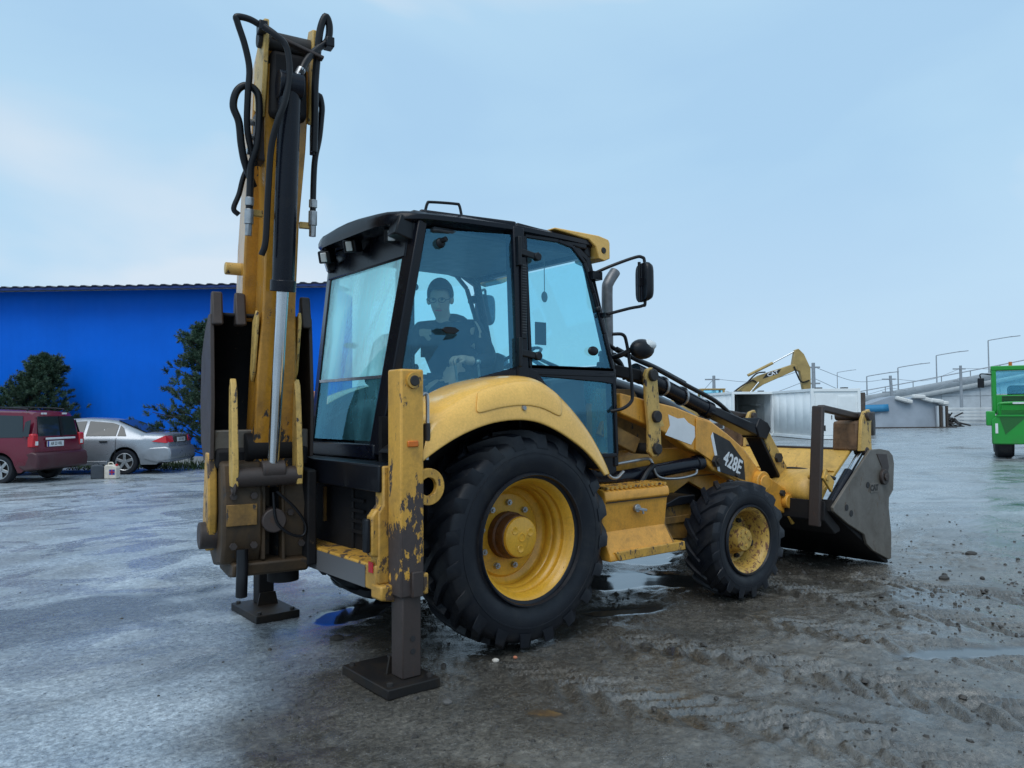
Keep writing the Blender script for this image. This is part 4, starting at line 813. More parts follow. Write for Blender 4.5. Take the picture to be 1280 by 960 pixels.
# ---------- stabilizers
for s in S:
    yc = s * 1.075
    hb = MB().box(-1.035, -0.885, min(yc - 0.075, yc + 0.075), max(yc - 0.075, yc + 0.075), 0.50, 1.765)
    hs = hb.build('stabilizer', 'paint_worn', BL, bevel=0.012)
    MB().prism([(-1.09, 0.56), (-1.09, 0.96), (-1.06, 1.0), (-1.06, 1.22), (-0.90, 1.22), (-0.90, 0.56)], 'y', s * 0.90, s * 0.998).build('housing_gusset', 'paint_chip', hs, bevel=0.010)
    MB().prism([(-1.13, 0.72), (-1.13, 0.94), (-1.10, 0.98), (-1.03, 0.98), (-1.03, 0.70)], 'y', s * 0.925, s * 0.99).build('lamp_guard', 'paint_chip', hs, bevel=0.012)
    MB().prism([(-1.105, 0.48), (-1.105, 0.56), (-1.0, 0.56), (-1.0, 0.46)], 'y', s * 0.93, s * 1.05).build('collar_block', 'paint_chip', hs, bevel=0.012)
    MB().box(-1.16, -1.13, min(s * 0.93, s * 0.985), max(s * 0.93, s * 0.985), 0.74, 0.93).build('tail_lamp', 'black_plastic', hs, bevel=0.01)
    MB().box(-0.975, -0.905, min(s * 1.149, s * 1.172), max(s * 1.149, s * 1.172), 0.50, 0.64).build('wear_tab', 'rusty_steel', hs, bevel=0.006); MB().box(-0.888, -0.850, min(s * 1.04, s * 1.14), max(s * 1.04, s * 1.14), 0.50, 0.62).build('wear_tab', 'paint_chip', hs, bevel=0.010)
    ring = MB().lathe([(-0.018, 0.105), (0.018, 0.105), (0.018, 0.052), (-0.018, 0.052)], ax='y', n=36, closed=True).build('tie_down_eye', 'paint_chip', hs, bevel=0.004); ring.location = (-0.845, s * 1.12, 1.10)
    MB().box(-0.995, -0.925, min(s * 1.148, s * 1.160), max(s * 1.148, s * 1.160), 1.33, 1.365).build('side_marker', 'orange_lens', hs, bevel=0.006)
    mb = MB().lathe([(0, 0.046), (0.016, 0.044), (0.016, 0.030), (0.006, 0.030)], ax='y', n=24); o = mb.build('pin_boss', 'paint_chip', hs); o.location = (-0.955, s * 1.150, 1.70); o.rotation_euler = (0, 0, math.pi if s < 0 else 0)
    MB().cyl((-0.955, s * 1.14, 1.70), (-0.955, s * 1.172, 1.70), 0.030, n=20).build('pin', 'machine_dark', hs, bevel=0.004)
    MB().tube([(-0.86, s * 1.09, 1.62), (-0.84, s * 1.09, 1.63), (-0.825, s * 1.09, 1.60), (-0.825, s * 1.09, 1.40), (-0.83, s * 1.09, 1.25)], 0.011, 8).build('steel_line', 'zinc', hs)
    MB().cyl((-0.826, s * 1.09, 1.46), (-0.826, s * 1.09, 1.36), 0.018, n=12).build('hose_fitting', 'machine_dark', hs)
    MB().box(-1.02, -0.90, min(s * 1.012, s * 1.138), max(s * 1.012, s * 1.138), 0.055, 0.55).build('stabilizer_leg', 'rusty_steel' if s < 0 else 'grimy_black', hs, bevel=0.008)
    mb = MB()
    for z_ in (0.20, 0.27): mb.cyl((-0.955, s * 1.134, z_), (-0.955, s * 1.141, z_), 0.016, n=12)
    mb.build('leg_hole', 'dark_gap', hs)
    yp = s * 0.955
    pd = MB().box(-1.16, -0.83, min(yp - 0.27, yp + 0.27), max(yp - 0.27, yp + 0.27), 0.0, 0.055).build('stabilizer_pad', 'pad_steel', BL, bevel=0.006)
    MB().prism([(-0.22, 0.055), (-0.10, 0.055), (0.02, 0.16), (0.02, 0.055)][0:0] or [(-1.04, 0.055), (-1.02, 0.15), (-0.90, 0.15), (-0.88, 0.055)], 'y', s * 0.985, s * 1.0).build('pad_ear', 'pad_steel', pd)
    for q in ((-1.12, -0.22), (-1.12, 0.22), (-0.87, 0.22), (-0.87, -0.22)):
        MB().cyl((q[0], yp + q[1], 0.055), (q[0], yp + q[1], 0.072), 0.017, n=6).build('pad_bolt', 'machine_dark', pd)

# ---------- swing frame, boom, stick, backhoe bucket (folded up sideways)
MB().prism([(-0.22, 0.56), (-0.22, 1.16), (0.45, 1.22), (0.45, 0.56)], 'x', -1.17, -1.105).build('side_shift_plate', 'grimy_black', BL, bevel=0.012)
sw = MB().prism([(-0.10, 0.60), (-0.16, 0.72), (-0.17, 1.02), (-0.10, 1.22), (0.30, 1.26), (0.36, 1.10), (0.36, 0.62), (0.2, 0.55)], 'x', -1.66, -1.42)
sw.prism([(-0.10, 0.60), (-0.14, 0.95), (-0.10, 1.10), (0.30, 1.15), (0.30, 0.55)], 'x', -1.30, -1.12)
sw.box(-1.45, -1.27, 0.02, 0.34, 0.56, 1.15)
SWF = sw.build('swing_frame', 'casting_dirt', BL, bevel=0.02)
MB().prism([(-0.16, 0.53), (-0.18, 0.61), (0.33, 0.63), (0.33, 0.50), (0.0, 0.50)], 'x', -1.60, -1.14).build('swing_base', 'casting_dirt', SWF, bevel=0.015)
MB().cyl((-1.25, 0.05, 0.44), (-1.25, 0.05, 1.24), 0.10, n=24).build('king_post', 'grimy_black', SWF)
MB().box(-1.64, -1.46, -0.18, -0.166, 0.84, 0.97).build('casting_step', 'paint_dirty', SWF, bevel=0.004)
# side plate with boss on the outer face
MB().prism([(0.10, 0.66), (0.02, 0.76), (-0.02, 0.92), (0.02, 1.28), (0.14, 1.28), (0.22, 0.9), (0.22, 0.66)], 'x', -1.72, -1.665).build('swing_ear', 'paint_chip', SWF, bevel=0.012)
MB().cyl((-1.76, 0.10, 0.76), (-1.64, 0.10, 0.76), 0.085, n=24).build('swing_pin', 'rusty_steel', SWF, bevel=0.008)
MB().tube([(-1.55, -0.19, 0.70), (-1.55, -0.20, 0.60), (-1.555, -0.21, 0.50), (-1.555, -0.20, 0.42)], 0.035, 12).build('hanging_hose', 'hose', SWF)
MB().lathe([(-0.014, 0.040), (0, 0.052), (0.014, 0.040), (0, 0.028)], ax='x', n=20, closed=True).build('shackle', 'rusty_steel', SWF).location = (-1.60, -0.20, 1.08)
for x_ in (-1.60, -1.215):
    MB().prism([(-0.24, 1.08), (-0.255, 1.20), (-0.20, 1.60), (-0.175, 1.70), (-0.14, 1.74), (-0.105, 1.68), (-0.10, 1.50), (-0.12, 1.08)], 'x', x_ - 0.018, x_ + 0.018).build('lift_ear', 'paint_pale', SWF, bevel=0.006)
MB().cyl((-1.60, -0.19, 1.135), (-1.20, -0.19, 1.135), 0.058, n=24).build('cylinder_pin', 'rusty_steel', SWF, bevel=0.006)
# bolts, bosses and gussets that break up the casting
for x_, y_, z_ in ((-1.60, -0.17, 0.72), (-1.48, -0.17, 0.72), (-1.60, -0.17, 1.02), (-1.48, -0.165, 1.02), (-1.25, -0.135, 0.90), (-1.18, -0.13, 0.70)):
    mb = MB(); bolt(mb, (x_, y_, z_), (0, -1, 0), 0.022, 0.022); mb.build('casting_bolt', 'rusty_steel', SWF)
MB().cyl((-1.36, -0.20, 0.86), (-1.36, -0.02, 0.86), 0.075, n=20).build('swing_cylinder_eye', 'rusty_steel', SWF, bevel=0.008)
MB().prism([(-0.155, 0.62), (-0.155, 1.12), (-0.06, 1.20), (-0.06, 0.60)], 'x', -1.43, -1.405).build('casting_web', 'casting_dirt', SWF, bevel=0.005)
MB().prism([(-0.16, 0.60), (-0.14, 1.08), (-0.06, 1.10), (-0.06, 0.58)], 'x', -1.305, -1.285).build('casting_web', 'casting_dirt', SWF, bevel=0.005)
# boom
def yf(z): return -0.095 - 0.147 * (z - 1.30)      # front face of the boom leans towards the cab side
stn = [(1.05, 0.125, 0.22), (1.35, 0.128, 0.30), (1.75, 0.120, 0.30), (2.20, 0.100, 0.27), (2.70, 0.102, 0.25), (3.15, 0.125, 0.25), (3.40, 0.130, 0.24), (3.62, 0.12, 0.20)]
rows = []
for z, hw, dp in stn:
    f = yf(z); rows.append([(-1.38 - hw, f, z), (-1.38 + hw, f, z), (-1.38 + hw * 0.94, f + dp, z + 0.03), (-1.38 - hw * 0.94, f + dp, z + 0.03), (-1.38 - hw, f, z)])
bm_ = MB().grid(rows); bm_.add(rows[0][:-1], [(0, 1, 2, 3)]); bm_.add(rows[-1][:-1], [(0, 1, 2, 3)])
BOOM = bm_.build('boom', 'paint_boom', BL, bevel=0.012)
for sx in S:   # nose plates
    MB().prism([(yf(3.30), 3.30), (yf(3.30) - 0.05, 3.45), (yf(3.6) - 0.07, 3.72), (yf(3.8) - 0.04, 3.85), (yf(3.8) + 0.06, 3.88), (yf(3.6) + 0.22, 3.66), (yf(3.4) + 0.24, 3.42)], 'x', -1.38 + sx * 0.142 - 0.014, -1.38 + sx * 0.142 + 0.014).build('nose_plate', 'paint_pale', BOOM, bevel=0.006)
    MB().prism([(-0.065, 1.72), (-0.13, 1.78), (-0.22, 2.10), (-0.20, 2.16), (-0.10, 2.10), (-0.03, 1.80)], 'x', -1.38 + sx * 0.130 - 0.01, -1.38 + sx * 0.130 + 0.01).build('boom_gusset', 'paint_pale', BOOM, bevel=0.006)
MB().cyl((-1.56, yf(3.72) + 0.03, 3.76), (-1.20, yf(3.72) + 0.03, 3.76), 0.055, n=20).build('nose_pin', 'machine_dark', BOOM, bevel=0.006)
MB().box(-1.49, -1.27, yf(3.6) - 0.03, yf(3.6) + 0.18, 3.30, 3.70).build('nose_block', 'grimy_black', BOOM, bevel=0.03)
MB().beam((-1.50, yf(3.7) - 0.09, 3.74), (-1.20, yf(3.7) - 0.10, 3.66), 0.05, 0.02).build('hose_bridge', 'rusty_steel', BOOM, bevel=0.006)
for x_, z_ in ((-1.575, 2.74), (-1.200, 2.70)):
    MB().beam((-1.38 + (x_ + 1.38) * 0.6, yf(z_) + 0.03, z_), (x_, yf(z_) + 0.02, z_), 0.03, 0.04).build('hose_bracket', 'paint_pale', BOOM, bevel=0.004)
MB().box(-1.545, -1.48, yf(3.15) + 0.02, yf(3.15) + 0.16, 3.05, 3.36).build('valve_block', 'rusty_steel', BOOM, bevel=0.012)
for k in range(3): MB().cyl((-1.60, yf(3.2) + 0.05, 3.10 + 0.09 * k), (-1.52, yf(3.2) + 0.05, 3.10 + 0.09 * k), 0.020, n=10).build('hose_fitting', 'zinc', BOOM)
MB().cyl((-1.55, -0.01, 1.30), (-1.21, -0.01, 1.30), 0.10, n=24).build('boom_foot', 'grimy_black', BOOM, bevel=0.01)
# boom cylinder: dark barrel above, bright rod below
p_top, p_mid, p_bot = V(-1.395, -0.535, 3.42), V(-1.392, -0.36, 2.28), V(-1.412, -0.195, 1.17)
bc = MB().cyl(p_mid, p_top, 0.066, n=28).cyl(p_mid - (p_top - p_mid).normalized() * 0.02, p_mid + (p_top - p_mid).normalized() * 0.05, 0.076, n=28).cyl(p_top + V(-0.07, 0, 0.04), p_top + V(0.07, 0, 0.04), 0.085, n=24).build('boom_cylinder', 'cyl_black', BL, bevel=0.005)
MB().cyl(p_bot, p_mid, 0.036, n=24).build('cylinder_rod', 'chrome', bc)
MB().cyl(p_bot + V(-0.07, 0, 0), p_bot + V(0.07, 0, 0), 0.062, n=20).build('rod_eye', 'rusty_steel', bc, bevel=0.006)
# hoses of the boom
HOSES = [[(-1.544, -0.511, 3.789), (-1.623, -0.519, 3.813), (-1.694, -0.522, 3.809), (-1.690, -0.517, 3.777), (-1.645, -0.496, 3.663), (-1.615, -0.474, 3.537), (-1.619, -0.45, 3.386), (-1.610, -0.40, 3.196), (-1.55, -0.32, 3.02)],
 [(-1.560, -0.60, 3.75), (-1.497, -0.623, 3.703), (-1.438, -0.63, 3.645), (-1.418, -0.625, 3.502), (-1.440, -0.61, 3.339), (-1.477, -0.585, 3.216), (-1.502, -0.54, 3.074), (-1.507, -0.482, 2.823), (-1.511, -0.438, 2.546), (-1.53, -0.415, 2.46)],
 [(-1.351, -0.58, 3.52), (-1.3, -0.56, 3.63), (-1.227, -0.53, 3.725), (-1.167, -0.526, 3.79), (-1.160, -0.54, 3.875), (-1.185, -0.547, 3.925), (-1.214, -0.536, 3.846), (-1.225, -0.515, 3.702), (-1.232, -0.486, 3.508), (-1.225, -0.457, 3.313), (-1.223, -0.428, 3.125)],
 [(-1.55, -0.28, 2.90), (-1.610, -0.33, 3.02), (-1.638, -0.361, 3.122), (-1.657, -0.387, 3.245), (-1.691, -0.401, 3.328), (-1.677, -0.414, 3.412), (-1.632, -0.425, 3.455), (-1.573, -0.43, 3.439), (-1.549, -0.425, 3.362), (-1.553, -0.40, 3.131), (-1.58, -0.36, 3.009), (-1.582, -0.339, 2.893), (-1.585, -0.32, 2.66)],
 [(-1.21, -0.354, 3.128), (-1.215, -0.38, 3.297), (-1.205, -0.398, 3.42), (-1.186, -0.407, 3.49), (-1.166, -0.398, 3.432), (-1.166, -0.387, 3.359), (-1.175, -0.369, 3.233), (-1.195, -0.351, 3.107), (-1.198, -0.329, 2.962), (-1.195, -0.298, 2.70)],
 [(-1.53, -0.26, 3.12), (-1.60, -0.26, 2.978), (-1.628, -0.242, 2.857), (-1.657, -0.229, 2.767), (-1.626, -0.223, 2.734)],
 [(-1.412, -0.21, 1.036), (-1.391, -0.205, 0.86), (-1.314, -0.20, 0.776), (-1.225, -0.19, 0.751), (-1.207, -0.19, 0.817), (-1.272, -0.20, 0.925), (-1.39, -0.21, 1.04)]]
for i, h in enumerate(HOSES):
    ho = MB().tube(h, (0.019, 0.019, 0.022, 0.022, 0.019, 0.016, 0.009)[i], 10).build('hose', 'hose', BOOM, smooth=60)
    if i in (3, 4):
        e0, e1 = V(*h[-1]), V(*h[-2]); d = (e1 - e0).normalized()
        MB().cyl(e0, e0 + d * 0.09, 0.027, n=12).cyl(e0 - d * 0.07, e0, 0.022, n=6).cyl(e0 + d * 0.11, e0 + d * 0.16, 0.026, n=12).build('hose_fitting', 'zinc', ho, bevel=0.003)
MB().cyl((-1.365, -0.575, 3.50), (-1.335, -0.57, 3.56), 0.026, n=12).build('hose_fitting', 'zinc', BOOM)
MB().box(-1.575, -1.525, -0.55, -0.46, 3.755, 3.815).build('hose_clamp', 'black_plastic', BOOM, bevel=0.006); MB().box(-1.185, -1.135, -0.57, -0.49, 3.74, 3.80).build('hose_clamp', 'black_plastic', BOOM, bevel=0.006)
# stick folded down behind the boom
rows = []
for z, xl, xr, y0, y1 in ((3.82, -1.47, -1.29, -0.34, -0.18), (3.55, -1.50, -1.26, -0.22, 0.06), (3.10, -1.50, -1.26, -0.13, 0.14), (2.60, -1.515, -1.245, -0.03, 0.22), (2.30, -1.515, -1.245, 0.03, 0.27), (2.12, -1.50, -1.26, 0.08, 0.29)):
    rows.append([(xl, y0, z), (xr, y0, z), (xr, y1, z), (xl, y1, z), (xl, y0, z)])
st = MB().grid(rows); st.add(rows[0][:-1], [(0, 1, 2, 3)]); st.add(rows[-1][:-1], [(0, 1, 2, 3)])
ST = st.build('stick', 'paint_boom', BL, bevel=0.012)
MB().cyl((-1.61, 0.12, 2.46), (-1.16, 0.12, 2.46), 0.040, n=18).build('stick_pin', 'paint_pale', ST, bevel=0.006)
# bucket: open side towards the boom
bx0, bx1 = -1.70, -1.085
sidep = [(-0.02, 1.24), (-0.04, 1.60), (0.00, 2.00), (0.02, 2.15), (0.10, 2.15), (0.24, 2.06), (0.38, 1.90), (0.42, 1.60), (0.38, 1.34), (0.26, 1.22)]
inner = [(0.02, 2.15), (0.10, 2.15), (0.24, 2.06), (0.38, 1.90), (0.42, 1.60), (0.38, 1.34), (0.26, 1.22), (0.05, 1.22)]
rows = [[(bx0, y, z), (bx1, y, z)] for y, z in inner]
BK = MB().grid(rows).build('digging_bucket', 'grimy_black', BL, smooth=50, solid=0.02)
for x_ in (bx0, bx1):
    MB().prism(sidep, 'x', x_ - 0.012, x_ + 0.012).build('bucket_side', 'rusty_steel', BK, bevel=0.004)
for x_ in (-1.67, -1.53, -1.38, -1.24, -1.115):
    MB().prism([(-0.03, 2.08), (0.0, 2.16), (0.03, 2.285), (0.05, 2.30), (0.07, 2.26), (0.09, 2.15), (0.09, 2.08)], 'x', x_ - 0.034, x_ + 0.034).build('tooth', 'rusty_steel', BK, bevel=0.012)
MB().box(bx0 + 0.015, bx1 - 0.015, 0.0, 0.10, 1.25, 1.42).build('bucket_hinge_plate', 'worn_steel', BK, bevel=0.01)
MB().prism([(-0.02, 1.18), (-0.02, 1.30), (0.10, 1.34), (0.2, 1.18)], 'x', bx0 + 0.02, bx1 - 0.02).build('bucket_linkage', 'grimy_black', BK, bevel=0.02)

# the digging arm stands swung to the side, a little short of square
SWM = Matrix.Translation((-1.38, -0.10, 0)) @ Matrix.Rotation(R(-9), 4, 'Z') @ Matrix.Translation((1.38, 0.10, 0))
for o in (ST, BK, SWF): o.matrix_basis = SWM
SWB = Matrix.Translation((-1.38, -0.36, 0)) @ Matrix.Rotation(R(-9), 4, 'Z') @ Matrix.Translation((1.38, 0.36, 0))
for o in (BOOM, bc): o.matrix_basis = SWB
# ------------------------------------------------------------------ operator in the cab
def skin(name, nodes, edges, root, mat, parent=None, sub=2):
    me = bpy.data.meshes.new(name); bm = bmesh.new(); lay = bm.verts.layers.skin.verify(); vv = {}
    for k, (p, r_) in nodes.items():
        v = bm.verts.new(p); r2 = r_ if isinstance(r_, tuple) else (r_, r_); v[lay].radius = r2; v[lay].use_root = (k == root); vv[k] = v
    for a, b_ in edges: bm.edges.new((vv[a], vv[b_]))
    bm.to_mesh(me); bm.free(); me.materials.append(MAT[mat])
    o = bpy.data.objects.new(name, me); COL.objects.link(o); o.parent = parent
    md = o.modifiers.new('skin', 'SKIN'); md.use_smooth_shade = True
    sb = o.modifiers.new('sub', 'SUBSURF'); sb.levels = 1; sb.render_levels = sub
    return o
PB = {'pelvis': ((0.13, -0.02, 1.66), 0.15), 'belly': ((0.10, -0.03, 1.84), 0.145), 'chest': ((0.04, -0.05, 2.04), 0.15), 'neck0': ((-0.02, -0.06, 2.19), 0.065), 'neck1': ((-0.045, -0.065, 2.25), 0.058), 'jaw': ((-0.085, -0.095, 2.30), 0.072), 'head': ((-0.075, -0.085, 2.385), 0.090), 'crown': ((-0.065, -0.075, 2.445), 0.066),
      'ls': ((0.16, -0.20, 2.13), 0.075), 'le': ((0.19, -0.36, 1.89), 0.052), 'lw': ((-0.02, -0.38, 1.885), 0.034), 'lh': ((-0.10, -0.375, 1.90), (0.042, 0.022)),
      'rs': ((-0.12, 0.12, 2.13), 0.075), 're': ((-0.30, 0.14, 1.90), 0.052), 'rw': ((-0.40, -0.02, 1.84), 0.034), 'rh': ((-0.45, -0.08, 1.84), (0.042, 0.022)),
      'lk': ((-0.20, -0.22, 1.62), 0.085), 'rk': ((-0.30, 0.10, 1.62), 0.085), 'la': ((-0.34, -0.25, 1.25), 0.05), 'ra': ((-0.40, 0.02, 1.25), 0.05), 'lt': ((-0.46, -0.30, 1.17), 0.045), 'rt': ((-0.52, -0.05, 1.17), 0.045)}
PE = [('pelvis', 'belly'), ('belly', 'chest'), ('chest', 'neck0'), ('neck0', 'neck1'), ('neck1', 'jaw'), ('jaw', 'head'), ('head', 'crown'), ('chest', 'ls'), ('ls', 'le'), ('le', 'lw'), ('lw', 'lh'), ('chest', 'rs'), ('rs', 're'), ('re', 'rw'), ('rw', 'rh'), ('pelvis', 'lk'), ('pelvis', 'rk'), ('lk', 'la'), ('rk', 'ra'), ('la', 'lt'), ('ra', 'rt')]
# fingers closed over the lever tops
for sd_, hx, hy, hz in (('l', -0.10, -0.375, 1.90), ('r', -0.45, -0.08, 1.84)):
    for k in range(4):
        oy = (k - 1.5) * 0.021; ln = (0.9, 1.0, 0.95, 0.78)[k]
        a, b_, c_ = 'f%s%da' % (sd_, k), 'f%s%db' % (sd_, k), 'f%s%dc' % (sd_, k)
        PB[a] = ((hx - 0.055 * ln, hy + oy * 1.1, hz + 0.008), 0.0105); PB[b_] = ((hx - 0.082 * ln, hy + oy * 1.15, hz - 0.022), 0.0095); PB[c_] = ((hx - 0.068 * ln, hy + oy * 1.1, hz - 0.052), 0.0085)
        PE += [(sd_ + 'h', a), (a, b_), (b_, c_)]
    PB['t' + sd_ + 'a'] = ((hx + 0.0, hy - 0.050, hz - 0.015), 0.012); PB['t' + sd_ + 'b'] = ((hx - 0.045, hy - 0.055, hz - 0.035), 0.0095)
    PE += [(sd_ + 'h', 't' + sd_ + 'a'), ('t' + sd_ + 'a', 't' + sd_ + 'b')]
person = skin('person', PB, PE, 'pelvis', 'skin')
tag(person, 'person in dark hooded jacket sitting inside the cab, hand on a lever, looking down', 'person')
def subset(keys, gr): return {k: (PB[k][0], PB[k][1] * gr if not isinstance(PB[k][1], tuple) else PB[k][1]) for k in keys}
jk = subset(['pelvis', 'belly', 'chest', 'ls', 'le', 'rs', 're', 'lw', 'rw'], 1.22); jk['neck0'] = ((-0.01, -0.055, 2.185), 0.10); jk['lw'] = (PB['lw'][0], 0.048); jk['rw'] = (PB['rw'][0], 0.048)
skin('jacket', jk, [e_ for e_ in PE if e_[0] in jk and e_[1] in jk], 'pelvis', 'jacket', person)
tr = subset(['pelvis', 'lk', 'rk', 'la', 'ra'], 1.16); skin('trousers', tr, [e_ for e_ in PE if e_[0] in tr and e_[1] in tr], 'pelvis', 'seat_fabric', person)
skin('shoes', {k: (PB[k][0], 0.06) for k in ('la', 'lt')}, [('la', 'lt')], 'la', 'black_plastic', person); skin('shoes', {k: (PB[k][0], 0.06) for k in ('ra', 'rt')}, [('ra', 'rt')], 'ra', 'black_plastic', person)
hd = V(-0.072, -0.082, 2.39); fdir = V(-0.66, -0.66, -0.36).normalized(); sdv = fdir.cross(uz).normalized(); fu = sdv.cross(fdir).normalized()
mb = MB(); rows = []
for i in range(9):
    a = math.pi * 0.60 * i / 8; rows.append([])
    for k in range(25):
        t_ = 2 * math.pi * k / 24; front = math.cos(t_); lim = 1.0 if front < 0.3 else 0.66 - 0.1 * front
        aa = a * lim; rows[-1].append(hd + fu * (0.118 * math.cos(aa) + 0.005) + (fdir * math.cos(t_) * 0.108 + sdv * math.sin(t_) * 0.093) * math.sin(aa))
mb.grid(rows); mb.build('hair', 'hair', person, smooth=60, solid=0.012)
hdn = V(-0.085, -0.095, 2.345)
mb = MB(); mb.ball(hdn + fdir * 0.098 - fu * 0.01, 0.016, 0.016, 0.026); mb.build('nose', 'skin', person)
for q in (-1, 1):
    MB().ball(hdn + sdv * q * 0.085 - fdir * 0.01 + fu * 0.0, 0.018, 0.018, 0.032).build('ear', 'skin', person)
    MB().ball(hdn + fdir * 0.076 + sdv * q * 0.032 + fu * 0.028, 0.012, 0.012, 0.009).build('eye', 'cab_grey', person)
g_ = MB()
for q in (-1, 1):
    c0 = hdn + fdir * 0.098 + sdv * q * 0.034 + fu * 0.026
    g_.tube([c0 + sdv * math.cos(a) * 0.027 + fu * math.sin(a) * 0.018 for a in np.linspace(0, 2 * math.pi, 13)], 0.0022, 6, 2)
    g_.tube([c0 + sdv * q * 0.027, c0 + sdv * q * 0.05 - fdir * 0.03, c0 + sdv * q * 0.054 - fdir * 0.10], 0.0028, 6, 2)
g_.build('glasses', 'black_plastic', person)
MB().beam(hdn + fdir * 0.088 + sdv * 0.025 - fu * 0.052, hdn + fdir * 0.088 - sdv * 0.025 - fu * 0.052, 0.008, 0.010).build('mouth', 'red_lens', person)
# hood lying on the shoulders
MB().ball((0.06, -0.03, 2.20), 0.13, 0.13, 0.065, 16, 8).build('hood', 'jacket', person)
# ------------------------------------------------------------------ blue warehouse
WA, WB = V(-11.0, 32.64, 0), V(7.20, 16.72, 0); wd = (WB - WA).normalized(); wn_ = V(wd.y, -wd.x, 0)  # wn_ faces the yard
BH = thing('blue_warehouse', 'long blue sheet-metal warehouse with dark roof edge behind the parked cars', 'building', WA, math.atan2(wd.y, wd.x))
Lw = (WB - WA).length
mb = MB(); xs = []
x = 0.0
while x < Lw: xs += [(x, 0), (x + 0.06, 0.007), (x + 0.12, 0.007), (x + 0.18, 0)]; x += 0.30
mb.grid([[(a, -b_, -0.1) for a, b_ in xs], [(a, -b_, 5.32) for a, b_ in xs]])
mb.build('wall', 'blue_wall', BH, smooth=20)
MB().box(Lw - 0.05, Lw - 0.02, 0.05, 1.9, -0.1, 5.3).build('end_wall', 'blue_wall', BH); MB().box(-0.02, 0.02, 0.05, 1.9, -0.1, 5.3).build('end_wall', 'blue_wall', BH)
rfx = []; x = -0.3
while x < Lw - 0.2: rfx += [(x, 0.0), (x + 0.10, 0.0), (x + 0.15, 0.06), (x + 0.25, 0.06)]; x += 0.35
rf_ = MB().grid([[(a, -0.75, 5.33 + b_ * 0.6) for a, b_ in rfx], [(a, 2.0, 5.50 + b_) for a, b_ in rfx]]).build('roof', 'roof_sheet', BH, smooth=20, solid=0.02)
MB().box(-0.2, Lw + 0.05, -0.72, -0.69, 5.25, 5.315).build('eave_board', 'eave_blue', BH)
MB().box(0, Lw, -0.05, -0.03, -0.1, 0.22).build('plinth', 'concrete', BH)

